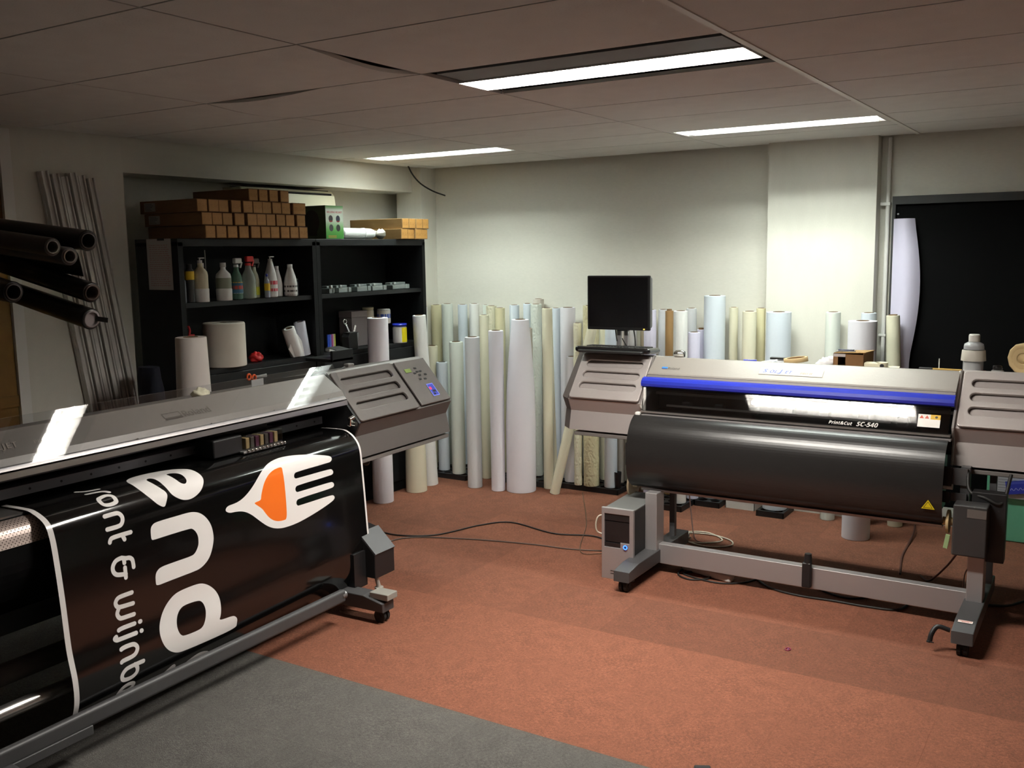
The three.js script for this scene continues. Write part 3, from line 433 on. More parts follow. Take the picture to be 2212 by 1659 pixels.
const rollRows = [
  ['film_roll', 'sliver of an off-white roll standing right beside the black cabinet, against the wall', -4.781, -6.30, 0.017, 1.346, 'N'],
  ['film_roll', 'first full-width tall cream roll right of the black cabinet, against the wall', -4.790, -6.46, 0.043, 1.350, 'Y'],
  ['film_roll', 'pale green-white tall roll with a slanting overlap, right of the first cream roll', -4.635, -6.40, 0.046, 1.365, 'G', { flap: [60, 0.001, 0.06, 0.05, 0.75] }],
  ['film_roll', 'bluish grey tall roll at the wall, left of the brightest slim one', -4.525, -6.46, 0.039, 1.357, 'B'],
  ['film_roll', 'brightest slim tall roll at the wall, behind the two grey-white front rolls', -4.383, -6.42, 0.040, 1.368, 'N'],
  ['film_roll', 'narrow pale roll wedged against the wall, left of the crumpled wrapping', -4.320, -6.49, 0.022, 1.356, 'G'],
  ['wrapped_roll', 'cream roll with badly crumpled wrapping at its top, against the wall', -4.245, -6.46, 0.042, 1.352, 'C', { wrap: 1 }],
  ['film_roll', 'yellowish cream tall roll right of the crumpled wrapping', -4.113, -6.38, 0.040, 1.342, 'Y'],
  ['film_roll', 'bluish white tall roll just left of the big white cone, against the wall', -4.030, -6.46, 0.039, 1.361, 'B'],
  ['film_roll', 'pale blue roll with a brown tube end, above the top of the big white cone', -3.903, -6.45, 0.033, 1.374, 'B', { rim: 0.004 }],
  ['wrapped_roll', 'greenish white roll in puckered film, right above the big white cone', -3.784, -6.38, 0.042, 1.377, 'G', { wrap: 1 }],
  ['film_roll', 'highest pale roll end peeping over the puckered greenish roll', -3.832, -6.50, 0.041, 1.409, 'E'],
  ['film_roll', 'shorter olive-white roll in the shadow right behind the big white cone', -3.776, -6.265, 0.026, 1.202, 'E', { rt: 0.022 }],
  ['film_roll', 'cream roll with a loose sheet fanning out to its right, reaching the floor', -3.582, -6.199, 0.038, 1.359, 'C', { flap: [20, 0.004, 0.10, 0.02, 1] }],
  ['film_roll', 'narrow blue-grey roll between the fanned cream sheet and the wide lilac one', -3.655, -6.46, 0.033, 1.344, 'B'],
  ['film_roll', 'widest lilac-white roll at the wall left of the monitor', -3.541, -6.44, 0.058, 1.352, 'W', { flap: [110, 0.001, 0.07, 0, 1] }],
  ['film_roll', 'shorter cream roll with torn film at its top, left of the monitor', -3.357, -6.25, 0.030, 1.252, 'C', { wrap: 1 }],
  ['wrapped_roll', 'thick yellow-cream wrapped roll with a band, half behind the monitor', -3.264, -6.284, 0.058, 1.380, 'Y', { base: 0.042, wrap: 1 }],
  ['film_roll', 'off-white roll right behind the thick yellow-cream wrapped one', -3.262, -6.50, 0.036, 1.342, 'C'],
  ['film_roll', 'bluish white roll in the black rack, below the keyboard end of the printer', -3.114, -6.305, 0.048, 1.354, 'B', { base: 0.042, rt: 0.040 }],
  ['film_roll', 'greyish roll behind the monitor stand, right of the bluish white one', -3.111, -6.475, 0.026, 1.345, 'P'],
  ['film_roll', 'white slim roll seen just right of the monitor stand', -2.998, -6.43, 0.031, 1.345, 'N', { base: 0.002 }],
  ['film_roll', 'tan roll between the monitor stand and the lilac roll', -2.925, -6.47, 0.028, 1.349, 'T'],
  ['film_roll', 'lilac roll directly right of the lower monitor edge', -2.817, -6.33, 0.044, 1.355, 'L'],
  ['film_roll', 'grey-white roll between the lilac roll and the brown kraft tube', -2.775, -6.47, 0.036, 1.349, 'S'],
  ['kraft_tube', 'brown kraft cardboard tube with a pale rim among the white rolls', -2.663, -6.312, 0.028, 1.352, 'K', { base: 0.042, rim: 0.012 }],
  ['film_roll', 'white roll with a dark loose-edge line, in front of the kraft tube', -2.505, -6.131, 0.047, 1.365, 'N', { base: 0.042, flap: [75, 0.004, 0.012, 0, 1] }],
  ['film_roll', 'grey-white roll at the wall above the short lilac pair', -2.558, -6.46, 0.036, 1.362, 'S'],
  ['film_roll', 'short lilac roll left of the tall thick white roll', -2.469, -6.287, 0.041, 1.210, 'L', { base: 0.042 }],
  ['film_roll', 'short roll with a brown tube end behind the short lilac one', -2.472, -6.425, 0.028, 1.218, 'L', { rim: 0.012 }],
  ['film_roll', 'tall thick white roll, highest of those above the right printer', -2.362, -6.39, 0.073, 1.457, 'B', { base: 0.042 }],
  ['film_roll', 'slim off-white roll tucked behind the tall thick white roll', -2.262, -6.49, 0.030, 1.373, 'C'],
  ['film_roll', 'pale cream roll in the white rack, front one of the cream pair', -2.105, -6.355, 0.047, 1.356, 'C', { base: 0.062 }],
  ['film_roll', 'dull cream roll at the wall, rear one of the cream pair', -2.072, -6.50, 0.032, 1.369, 'Y'],
  ['film_roll', 'thick bluish white roll in front of the left edge of the pillar', -1.890, -6.300, 0.080, 1.360, 'B', { base: 0.042, flap: [30, 0.004, 0.02, 0, 1] }],
  ['film_roll', 'slim pale green roll standing alone in front of the pillar', -1.554, -6.350, 0.046, 1.363, 'G', { flap: [200, 0.004, 0.01, 0, 1] }],
  ['film_roll', 'bluish roll whose top shows just behind the thick lilac-white one by the pillar edge', -1.333, -6.34, 0.046, 1.363, 'B'],
  ['film_roll', 'thick lilac-white roll on the floor by the right edge of the pillar', -1.299, -6.016, 0.083, 1.336, 'W', { flap: [25, 0.006, 0.012, 0, 1] }],
  ['film_roll', 'cream-white roll with a brown rim beside the tall white film, left of the dark door', -1.141, -6.40, 0.046, 1.346, 'C', { dx: -0.06, rim: 0.006, rt: 0.041 }],
  ['film_roll', 'low cream roll half hidden by the left printer control panel', -4.677, -6.196, 0.046, 1.041, 'C', { base: 0.042, dx: 0.03 }],
  ['film_roll', 'shortest bluish open tube in front, beside the left printer control panel', -4.547, -6.188, 0.046, 0.915, 'B', { base: 0.042, core: M.coreGrey }],
  ['film_roll', 'pale green-white front roll, second shortest from the left printer', -4.371, -6.142, 0.054, 1.088, 'G', { base: 0.042 }],
  ['film_roll', 'cream roll behind the two grey-white front rolls, with a loose corner', -4.180, -6.255, 0.038, 1.293, 'C', { dx: 0.0 }],
  ['film_roll', 'grey-white front roll with a pale flap at its top, left of the lilac front one', -4.100, -5.970, 0.056, 1.148, 'S', { flap: [50, 0.05, 0.02, 0, 0.5] }],
  ['film_roll', 'lilac-white front roll standing just left of the big white cone', -3.885, -5.965, 0.052, 1.203, 'W', { rt: 0.056 }],
  ['film_roll', 'big white cone-shaped roll spread wide at the floor, in front of the others', -3.734, -6.048, 0.111, 1.283, 'W', { rt: 0.064, cone: 0.62, dx: 0.011 }],
  ['film_roll', 'cream roll leaning to the right in front of the rack, foot on the carpet', -3.464, -6.076, 0.036, 1.24, 'C', { dx: 0.27, dz: -0.10 }],
  ['film_roll', 'lilac cone roll in the black rack right of the leaning cream roll', -3.454, -6.335, 0.058, 0.994, 'W', { base: 0.042, rt: 0.040 }],
  ['film_roll', 'tall lilac-white roll standing right behind the left printer, before the cabinets', -4.436, -5.285, 0.074, 1.330, 'W'],
  ['film_roll', 'very bright white roll leaning against the right end of the cabinets', -4.452, -5.872, 0.060, 1.314, 'N', { rt: 0.050, dx: -0.012, dz: 0.07 }],
  ['film_roll', 'cream white cone roll under the control panel of the left printer', -4.420, -5.655, 0.080, 0.912, 'C', { rt: 0.052, flap: [60, 0.003, 0.01, 0.1, 1] }],
  ['film_roll', 'greyish cone roll standing behind the left printer, near the white bars', -4.150, -3.421, 0.105, 1.357, 'P', { rt: 0.080 }],
];
for (const r of rollRows) roll(...r);
// holders under the rolls
function rack(label, m, x0, x1, z0, z1, h = 0.04) {
  const t = thing('roll_rack', label, 'rack', [x0, 0, z1]), w = x1 - x0, d = z1 - z0, s = new THREE.Shape([[0, 0], [w, 0], [w, d], [0, d]].map(([a, b]) => new THREE.Vector2(a, b)));
  const nx = Math.max(1, Math.round(w / 0.085)), nz = Math.max(1, Math.round(d / 0.085));
  for (let i = 0; i < nx; i++) for (let k = 0; k < nz; k++) { const q = new THREE.Path(); q.absarc((i + 0.5) * w / nx, (k + 0.5) * d / nz, Math.min(w / nx, d / nz) * 0.36, 0, Math.PI * 2); s.holes.push(q); }
  part(t, 'grid', new THREE.ExtrudeGeometry(s, { depth: 0.010, bevelEnabled: false, curveSegments: 8 }).rotateX(-Math.PI / 2).translate(0, h - 0.010, 0), m);
  part(t, 'rim', [span(0, w, 0, h - 0.009, -0.004, 0), span(0, w, 0, h - 0.009, -d, -d + 0.004), span(0, 0.004, 0, h - 0.009, -d, 0), span(w - 0.004, w, 0, h - 0.009, -d, 0)], m);
}
for (const q of RACKS) rack(...q);
{ // low black bin and the long film at the dark door
  const t = thing('small_bin', 'small black bin in the rack right of the bluish white roll', 'bin', [-3.055, 0.042, -6.30]);
  part(t, 'body', lathe([[0.0, 0], [0.022, 0], [0.027, 0.12], [0.024, 0.12], [0.020, 0.004], [0, 0.004]], 20), M.black);
  const g = new THREE.PlaneGeometry(1, 1, 16, 30), p = g.attributes.position;
  for (let i = 0; i <= 30; i++) for (let j = 0; j <= 16; j++) { const f = i / 30, y = 1.945 - f * 1.94, w = 0.128 + (y > 1.05 ? 0.045 * Math.sin(Math.PI * Math.min(1, Math.max(0, (1.93 - y) / 0.85))) : 0) - (y < 1.1 ? 0.02 * (1.1 - y) : 0), a = j / 16, b = Math.sin(a * Math.PI * 0.9); p.setXYZ(i * 17 + j, -1.243 + w * a, y, -6.535 + 0.055 * b); }
  g.computeVertexNormals();
  single('white_film', 'tall white film sheet curling outward in front of the dark door edge', 'film', g, mat([0.66, 0.63, 0.78], 0.35, 0, { side: THREE.DoubleSide }));
}
// ---------------------------------------------------------------- black cabinets and what stands on them
const FX = -4.52, TOPY = 1.8795, ORD = ['first', 'second', 'third', 'fourth', 'fifth', 'sixth', 'seventh', 'eighth', 'ninth', 'tenth', 'eleventh'];
function cabinet(label, z0, z1) {                                     // z0 near, z1 far
  const t = thing('shelving_cabinet', label, 'cabinet', [FX, 0, (z0 + z1) / 2]), w = (z0 - z1) / 2, D = -0.36;
  for (const s of [-1, 1]) part(t, 'side_panel', span(D, 0, 0, TOPY - 0.02, s * w, s * (w - 0.035)), M.cabinet);
  part(t, 'top', span(D, 0, TOPY - 0.045, TOPY, -w, w, 0.003), M.cabinetEdge); part(t, 'back', span(D - 0.01, D, 0, TOPY, -w, w), M.cabinet);
  for (const y of [1.512, 1.11, 0.70, 0.30]) { part(t, 'shelf', span(D, -0.02, y - 0.028, y, -w + 0.036, w - 0.036), M.cabinetEdge); }
  part(t, 'drawer', span(-0.3, -0.004, 0.96, 1.08, -w + 0.038, w - 0.038, 0.004), M.cabinetEdge); part(t, 'plinth', span(D, -0.03, 0, 0.07, -w + 0.036, w - 0.036), M.cabinet);
  for (const s of [-1, 1]) part(t, 'door', span(-0.022, -0.004, 0.08, 0.95, s * 0.003, s * (w - 0.038), 0.003), M.cabinet);
}
cabinet('left black shelving cabinet with bottles on its upper shelf', -3.672, -4.785); cabinet('right black shelving cabinet with grey rails on its upper shelf', -4.787, -5.970);
// air-conditioning unit on the wall behind
{
  const t = thing('air_conditioner', 'cream air-conditioning unit on the wall above the cabinets, below the beam', 'air conditioner', [-5.22, 1.97, -5.09]);
  part(t, 'body', prism([[0.20, 0.02], [0.215, 0.10], [0.20, 0.235], [0.17, 0.27], [0, 0.27], [0, 0]], -0.45, 0.45, 0.008).rotateY(Math.PI / 2), mat([0.74, 0.70, 0.52], 0.45));
  part(t, 'grille', [span(0.03, 0.17, 0.268, 0.276, -0.41, 0.41)], M.dark); part(t, 'grille', [span(0.186, 0.204, 0.238, 0.252, -0.41, 0.41, 0.003)], M.dark);
}
// long cartons: ends towards the room
const endTex = canvasTex(128, 128, (g) => { g.fillStyle = '#a9814c'; g.fillRect(0, 0, 128, 128); g.fillStyle = 'rgba(92,60,28,0.55)'; for (let i = 0; i < 5; i++) for (let x = 14; x < 112;) { const w = 5 + rnd() * 14; if (rnd() > 0.25) g.fillRect(x, 46 + i * 9, w, 3.4); x += w + 4; } g.strokeStyle = 'rgba(70,44,20,0.5)'; g.lineWidth = 3; g.strokeRect(1, 1, 126, 126); });
const endMat = mat([0.92, 0.86, 0.80], 0.85, 0, { map: endTex }), shadedSideMat = M.cardBrown, labelTex = canvasTex(128, 64, (g) => { g.fillStyle = '#b9b2aa'; g.fillRect(0, 0, 128, 64); g.fillStyle = '#6c655e'; for (let i = 0; i < 5; i++) g.fillRect(8, 8 + i * 11, 60 + rnd() * 50, 4); });  // carton long sides: shadow on them put into a darker brown
const cartonProto = {};
function carton(label, z, y, x, w = 0.074, len = 0.50, o = {}) {
  const t = thing('long_carton', label, 'box', [x, y, z], o.turn ?? 0, o.light ? 'yellowish cartons on the right cabinet' : 'brown cartons on the left cabinet'), h = 0.0735, key = w + '_' + len + (o.light ? 'l' : '');
  cartonProto[key] ??= { body: bx(len, h, w, -len / 2, h / 2, 0, 0.0025), flap: bx(0.002, h - 0.006, w - 0.006, 0.0005, h / 2, 0), lid: span(-len + 0.004, -0.002, h - 0.001, h + 0.0006, -0.0015, 0.0015) };
  const q = cartonProto[key];
  part(t, 'body', q.body, o.light ? M.card : shadedSideMat); part(t, 'end_flap', q.flap, o.light ? (endMat.light ??= mat([1, 0.9, 0.62], 0.85, 0, { map: endTex })) : endMat); part(t, 'lid_seam', q.lid, M.dark);
  if (o.label) part(t, 'paper_label', new THREE.PlaneGeometry(0.10, 0.05).translate(-len + 0.09, h / 2, w / 2 + 0.001), (endMat.lab ??= mat([0.7, 0.7, 0.7], 0.7, 0, { map: labelTex })));
}
for (let row = 0; row < 3; row++) {
  let z = -3.80 - (2 - row) * 0.012; const n = 10;
  for (let i = 0; i < n; i++) {
    const w = row === 2 && i === 9 ? 0.115 : 0.077; z -= i ? [0.004, 0.003, 0.012, 0.016, 0.003, 0.004, 0.003, 0.004, 0.014][i - 1] : 0;
    if (row === 2 && i === 9) { carton('widest long carton at the right end of the top full row of the big stack', z - w / 2, TOPY + 0.001 + row * 0.0755, FX + 0.06 - row * 0.016 + jit(0.006), w); z -= w; continue; }
    carton(`brown carton, ${ORD[i]} from left, ${['bottom', 'middle', 'upper'][row]} full row of the big stack`, z - w / 2, TOPY + 0.001 + row * 0.0755, FX + 0.06 - row * 0.016 + jit(0.006), w, 0.5, { label: i === 0 && row > 0 });
    z -= w;
  }
}
for (let i = 0; i < 4; i++) carton(`brown carton, ${ORD[i]} from left of the four on top of the big stack`, -4.25 - i * 0.083 - (i === 3 ? 0.012 : 0), TOPY + 0.001 + 3 * 0.0755, FX + 0.01 + jit(0.006));
for (let row = 0; row < 2; row++) for (let i = 0; i < 4; i++) carton(`yellowish carton, ${ORD[i]} from left, ${['lower', 'upper'][row]} row at the right cabinet end`, -5.665 - i * 0.0805 - row * 0.012, TOPY + 0.001 + row * 0.0755, FX + 0.05 + jit(0.006), 0.077, 0.50, { light: true });
{ // box with the helmet picture
  const t = thing('helmet_box', 'dark green carton with a black helmet picture between the carton stacks', 'box', [FX - 0.01, TOPY + 0.001, -4.985]);
  part(t, 'body', span(-0.30, 0, 0, 0.222, -0.088, 0.088, 0.002), mat([0.035, 0.075, 0.028], 0.6));
  decal(t, 'front_print', 0.172, 0.218, canvasTex(256, 324, (g, w, h) => { const q = g.createLinearGradient(0, 0, 0, h); q.addColorStop(0, '#4f8f42'); q.addColorStop(0.12, '#cfd8cc'); q.addColorStop(0.45, '#c9d6c6'); q.addColorStop(0.8, '#4a9a3c'); q.addColorStop(1, '#2f8a2a'); g.fillStyle = q; g.fillRect(0, 0, w, h); g.fillStyle = '#b33b46'; g.font = 'bold 26px sans-serif'; g.fillText('WELDING HELMET', 18, 72, 222); for (const [x, y, c] of [[40, 92, '#2a2226'], [146, 92, '#23283c'], [44, 182, '#3c4240'], [146, 182, '#2c332e']]) { g.fillStyle = c; g.beginPath(); g.ellipse(x + 32, y + 36, 30, 34, 0, 0, 7); g.fill(); } g.fillStyle = '#8c2a2c'; g.fillRect(48, 146, 50, 12); g.fillRect(156, 148, 46, 10); g.fillStyle = '#c58a3a'; for (let i = 0; i < 4; i++) g.fillRect(30, 292 + i * 7, 120, 3); }), (g) => g.rotateY(Math.PI / 2).translate(0.0012, 0.111, 0));
  decal(t, 'side_print', 0.29, 0.218, canvasTex(256, 200, (g, w, h) => { const q = g.createLinearGradient(0, 0, w, h); g.fillStyle = '#2c3d2a'; g.fillRect(0, 0, w, h); g.fillStyle = '#070707'; g.beginPath(); g.ellipse(150, 100, 62, 76, 0.1, 0, 7); g.fill(); g.fillRect(92, 110, 100, 72); g.fillStyle = '#7b3a3a'; g.fillRect(8, 50, 26, 10); }), (g) => g.translate(-0.15, 0.111, 0.0892));
}
{ // plastic bag with a roll
  const t = thing('wrapped_roll', 'white plastic-wrapped roll with a twisted grey end lying on the right cabinet', 'roll', [FX - 0.07, TOPY + 0.040, -5.10]);
  part(t, 'body', (() => { const g = lathe([[0.001, 0], [0.03, 0.002], [0.038, 0.02], [0.039, 0.17], [0.036, 0.32], [0.03, 0.345], [0.012, 0.36]], 26).rotateX(-Math.PI / 2), p = g.attributes.position; for (let i = 0; i < p.count; i++) { const k = 1 + 0.05 * noise.noise(p.getX(i) * 40, p.getY(i) * 40, p.getZ(i) * 20); p.setX(i, p.getX(i) * k); p.setY(i, p.getY(i) * k); } g.computeVertexNormals(); return g; })(), mat([0.76, 0.80, 0.78], 0.35, 0, { bumpMap: crumple, bumpScale: 0.006 }));
  part(t, 'twisted_end', (() => { const g = lathe([[0.012, 0.345], [0.022, 0.365], [0.016, 0.39], [0.03, 0.42], [0.038, 0.44], [0.03, 0.46], [0.012, 0.47], [0.0, 0.465]], 20).rotateX(-Math.PI / 2), p = g.attributes.position; for (let i = 0; i < p.count; i++) { const k = 1 + 0.35 * noise.noise(p.getX(i) * 90, p.getY(i) * 90, p.getZ(i) * 60); p.setX(i, p.getX(i) * k); p.setY(i, p.getY(i) * k); } g.computeVertexNormals(); return g; })(), mat([0.36, 0.35, 0.30], 0.4, 0.3));
  part(t, 'green_mark', cyl(0.0403, 0.0403, 0.02, 0, 0, -0.24, 'z', 24).scale(1, 1, 1), mat([0.76, 0.80, 0.78], 0.35));
}
// bottles on the upper shelf: profile [radius, height] of width 1 and height 1
const PROFILE = {
  can: [[0, 0], [0.46, 0], [0.5, 0.02], [0.5, 0.80], [0.42, 0.86], [0.30, 0.88], [0.30, 1], [0, 1]],
  bottle: [[0, 0], [0.44, 0], [0.5, 0.03], [0.5, 0.62], [0.46, 0.70], [0.22, 0.80], [0.17, 0.83], [0.17, 0.90], [0, 0.90]],
  cone: [[0, 0], [0.44, 0], [0.5, 0.03], [0.5, 0.42], [0.42, 0.60], [0.20, 0.88], [0.16, 0.93], [0, 0.93]],
  spray: [[0, 0], [0.44, 0], [0.5, 0.03], [0.5, 0.45], [0.40, 0.58], [0.24, 0.68], [0.20, 0.78], [0, 0.78]],
  jar: [[0, 0], [0.48, 0], [0.5, 0.03], [0.5, 0.80], [0.45, 0.84], [0.45, 0.86], [0, 0.86]],
};
function bottle(name, label, kind, z, y, w, h, m, o = {}) {
  const t = thing(name, label, o.cat ?? 'bottle', [(o.x ?? -4.62) + 0.05, y, z * 0.990]), S = (p) => p.map(([a, b]) => [Math.max(a * w, 0.0001), b * h]);
  part(t, 'body', lathe(S(PROFILE[kind]), 22), m);
  if (o.cap) part(t, 'cap', lathe(S(o.capShape ?? [[0.0, 0.885], [0.2, 0.885], [0.2, 1], [0, 1]]), 18), o.cap);
  if (o.band) { const [b0, b1, bm, f = 0.505] = o.band; part(t, 'label', lathe([[f * w, b0 * h], [f * w + 0.0004, b0 * h], [f * w + 0.0004, b1 * h], [f * w, b1 * h]], 22), bm); }
  if (o.base) part(t, 'base_cup', lathe(S([[0, -0.002], [0.52, 0], [0.53, 0.30], [0.5, 0.31]]), 22), o.base);
  if (o.trigger) { const y0 = h * 0.78; part(t, 'trigger', [cyl(w * 0.2, w * 0.22, h * 0.06, 0, y0 + h * 0.02, 0, 'y', 14), bx(0.028, h * 0.13, 0.055, 0.004, h * 0.92, -0.008, 0.007), bx(0.009, h * 0.15, 0.010, 0.006, h * 0.82, -0.035, 0.003, [-0.4, 0, 0])], o.trigger); }
  if (o.pump) part(t, 'pump', [cyl(w * 0.17, w * 0.17, 0.02, 0, h * 0.93, 0, 'y', 14), cyl(0.004, 0.004, h * 0.10, 0, h * 0.97, 0, 'y', 8), bx(0.012, 0.007, 0.042, 0, h * 1.02, -0.012, 0.003)], o.pump);
  return t;
}
const white = mat([0.70, 0.70, 0.68], 0.4), offw = mat([0.60, 0.54, 0.38], 0.5), dgreen = mat([0.05, 0.10, 0.05], 0.5), clearB = phys([0.75, 0.82, 0.78], 0.08, 0, { transmission: 0.7, thickness: 0, ior: 1.4 }), greenB = phys([0.10, 0.22, 0.16], 0.12, 0, { transmission: 0.35, thickness: 0 });
const printTex = (bg, rows) => canvasTex(256, 128, (g, w, h) => { g.fillStyle = bg; g.fillRect(0, 0, w, h); for (const [c, y, t] of rows) { g.fillStyle = c; for (let k = 0; k < 3; k++) for (let x = k * 86 + 8; x < k * 86 + 78;) { const s = 6 + rnd() * 18; g.fillRect(x, y, s, t); x += s + 4; } } });
bottle('spray_can', 'small grey spray can at the far left of the bottle shelf', 'can', -3.768, 1.513, 0.042, 0.15, mat([0.10, 0.11, 0.13], 0.35, 0.4), { cap: white, cat: 'can' });
bottle('spray_can', 'black spray can with a yellow and orange label on the bottle shelf', 'can', -3.822, 1.513, 0.054, 0.22, M.black, { cap: white, capShape: [[0, 0.86], [0.26, 0.86], [0.26, 1], [0, 1]], band: [0.60, 0.82, M.yellow], cat: 'can' });
bottle('pump_bottle', 'cream pump bottle with a white base cup, left on the bottle shelf', 'bottle', -3.902, 1.513, 0.086, 0.25, offw, { base: white, pump: white });
bottle('squeeze_bottle', 'white bottle with a green label, behind the cream pump bottle', 'bottle', -3.984, 1.513, 0.062, 0.225, white, { cap: white, band: [0.28, 0.62, dgreen], base: white, x: -4.70 });
bottle('squeeze_bottle', 'broad white bottle with a grey-green label, right of the cream pump bottle', 'bottle', -4.075, 1.513, 0.090, 0.225, white, { cap: white, band: [0.32, 0.60, mat([0.22, 0.23, 0.17], 0.5)], base: white });
bottle('trigger_bottle', 'dark green spray bottle with a white trigger head', 'spray', -4.178, 1.513, 0.072, 0.255, greenB, { trigger: white, band: [0.15, 0.42, mat([1, 1, 1], 0.5, 0, { map: printTex('#2a5d7c', [['#c9a23a', 30, 16], ['#b8473a', 56, 14], ['#c9d6e0', 84, 18]]) })] });
bottle('trigger_bottle', 'clear spray bottle with a dark and red trigger head', 'spray', -4.275, 1.513, 0.088, 0.265, clearB, { trigger: M.red });
bottle('trigger_bottle', 'olive-labelled spray bottle with a grey head, right of the clear one', 'spray', -4.358, 1.513, 0.064, 0.25, mat([0.42, 0.42, 0.30], 0.4), { trigger: M.tubeGrey, band: [0.08, 0.28, mat([0.60, 0.60, 0.03], 0.4)], x: -4.66 });
bottle('small_bottle', 'narrow blue and yellow bottle squeezed left of the red-lettered bottle', 'bottle', -4.408, 1.513, 0.034, 0.15, mat([0.30, 0.33, 0.42], 0.4), { cap: M.blue, band: [0.3, 0.6, M.yellow], x: -4.60 });
bottle('pump_bottle', 'white pump bottle with red lettering on the bottle shelf', 'cone', -4.462, 1.513, 0.080, 0.25, white, { pump: white, band: [0.12, 0.42, mat([1, 1, 1], 0.45, 0, { map: printTex('#d9d7d5', [['#c23a4a', 30, 26], ['#c23a4a', 70, 10], ['#b9b0b0', 94, 6]]) })] });
bottle('nozzle_bottle', 'plain white cone-top bottle, second from the right on the bottle shelf', 'cone', -4.556, 1.513, 0.064, 0.195, white, { cap: white, x: -4.66 });
bottle('nozzle_bottle', 'white cone-top bottle with dark printed lines, rightmost large one on the bottle shelf', 'cone', -4.635, 1.513, 0.084, 0.205, white, { cap: white, band: [0.04, 0.42, mat([1, 1, 1], 0.45, 0, { map: printTex('#d5d3d0', [['#4a4644', 20, 6], ['#4a4644', 36, 6], ['#4a4644', 52, 6], ['#4a4644', 68, 6], ['#4a4644', 84, 6], ['#4a4644', 100, 6]]) })] });
bottle('dark_jar', 'dark small jar at the right end of the bottle shelf', 'jar', -4.712, 1.513, 0.05, 0.11, mat([0.03, 0.035, 0.04], 0.3), { cat: 'jar', cap: M.black, capShape: [[0, 0.86], [0.5, 0.86], [0.5, 1], [0, 1]], x: -4.66 });
single('thin_straw', 'thin white straw standing behind the broad bottles', 'straw', cyl(0.003, 0.003, 0.30, -4.74, 1.665, -4.05), white);
// grey rails on the right upper shelf
for (const [z, w, l] of [[-4.965, 0.05, 'leftmost short grey clamp rail on the right upper shelf'], [-5.10, 0.13, 'second grey clamp rail from the left on the right upper shelf'], [-5.30, 0.15, 'third grey clamp rail, with a dark notch, on the right upper shelf'], [-5.47, 0.16, 'fourth grey clamp rail from the left on the right upper shelf'], [-5.72, 0.20, 'rightmost long grey clamp rail on the right upper shelf']]) {
  const t = thing('clamp_rail', l, 'rail', [-4.60, 1.513, z]); const gm = mat([0.22, 0.25, 0.25], 0.35, 0.2);
  part(t, 'body', [span(-0.05, 0.04, 0, 0.034, -w / 2, w / 2, 0.004), span(-0.05, 0.0, 0.034, 0.05, -w / 2, w / 2 - 0.02, 0.004)], gm);
  part(t, 'clip', [bx(0.02, 0.02, 0.02, 0.035, 0.045, w / 2 - 0.02, 0.004), bx(0.012, 0.03, 0.004, 0.041, 0.022, -w / 4)], mat([0.5, 0.55, 0.55], 0.2, 0.3));
}
// lower right shelf
{
  let t = thing('marker_set', 'small set of coloured markers in a clear case on the lower right shelf', 'markers', [-4.62, 1.112, -5.003]);
  part(t, 'case', span(-0.02, 0.02, 0, 0.022, -0.042, 0.042, 0.003), white);
  [[0.03, 0.10, 0.55], [0.04, 0.09, 0.50], [0.16, 0.22, 0.60], [0.45, 0.05, 0.22], [0.55, 0.42, 0.38], [0.5, 0.55, 0.10]].forEach((c, i) => part(t, 'marker', cyl(0.0065, 0.0065, 0.10, 0, 0.066, 0.034 - i * 0.0136, 'y', 10), mat(c, 0.4)));
  t = thing('black_holder', 'black tilted desk box in front on the lower right shelf', 'holder', [-4.585, 1.112, -5.155]); part(t, 'body', prism([[0.05, 0], [0.055, 0.09], [0.03, 0.12], [-0.05, 0.115], [-0.055, 0]], -0.03, 0.03, 0.003).rotateY(0.1), M.black); part(t, 'rim', [bx(0.056, 0.006, 0.09, 0, 0.118, -0.01, 0.002)], M.black);
  t = thing('tool_cup', 'clear cup with shiny metal tools on the lower right shelf', 'cup', [-4.64, 1.112, -5.235]); part(t, 'cup', lathe([[0.0, 0], [0.045, 0], [0.055, 0.11], [0.053, 0.11], [0.043, 0.003], [0, 0.003]], 22), phys([0.8, 0.82, 0.83], 0.1, 0, { transmission: 0.8, thickness: 0 }));
  part(t, 'metal_tool', [bx(0.008, 0.16, 0.016, 0, 0.10, 0.015, 0.003, [0.5, 0, 0]), new THREE.TorusGeometry(0.016, 0.004, 8, 18).rotateY(Math.PI / 2).translate(0, 0.192, 0.062)], M.chrome); part(t, 'metal_tool', [bx(0.008, 0.15, 0.02, 0, 0.09, -0.02, 0.003, [-0.35, 0, 0])], M.chrome);
  t = thing('grey_carton', 'low grey carton behind the white roll on the lower right shelf', 'box', [-4.74, 1.112, -5.40]); part(t, 'body', span(-0.06, 0.06, 0, 0.21, -0.11, 0.11, 0.003), mat([0.17, 0.14, 0.14], 0.7)); part(t, 'lid', span(-0.062, 0.062, 0.21, 0.255, -0.112, 0.112, 0.003), mat([0.24, 0.20, 0.20], 0.7));
}
const yellowPrint = mat([1, 1, 1], 0.5, 0, { map: printTex('#c9c4b8', [['#d8b400', 86, 36], ['#6a7080', 30, 14], ['#3c58a8', 56, 14]]) });
bottle('wipe_can', 'beige can at the back left of the lower right shelf, on the stacked tubs', 'jar', -5.55, 1.262, 0.085, 0.125, mat([0.50, 0.45, 0.36], 0.5), { cat: 'can', cap: offw, capShape: [[0, 0.86], [0.5, 0.86], [0.5, 1], [0, 1]], x: -4.75 });
bottle('wipe_can', 'white can with yellow print, upper one of the stack on the lower right shelf', 'jar', -5.67, 1.262, 0.10, 0.125, white, { cat: 'can', band: [0.05, 0.8, yellowPrint], x: -4.70 });
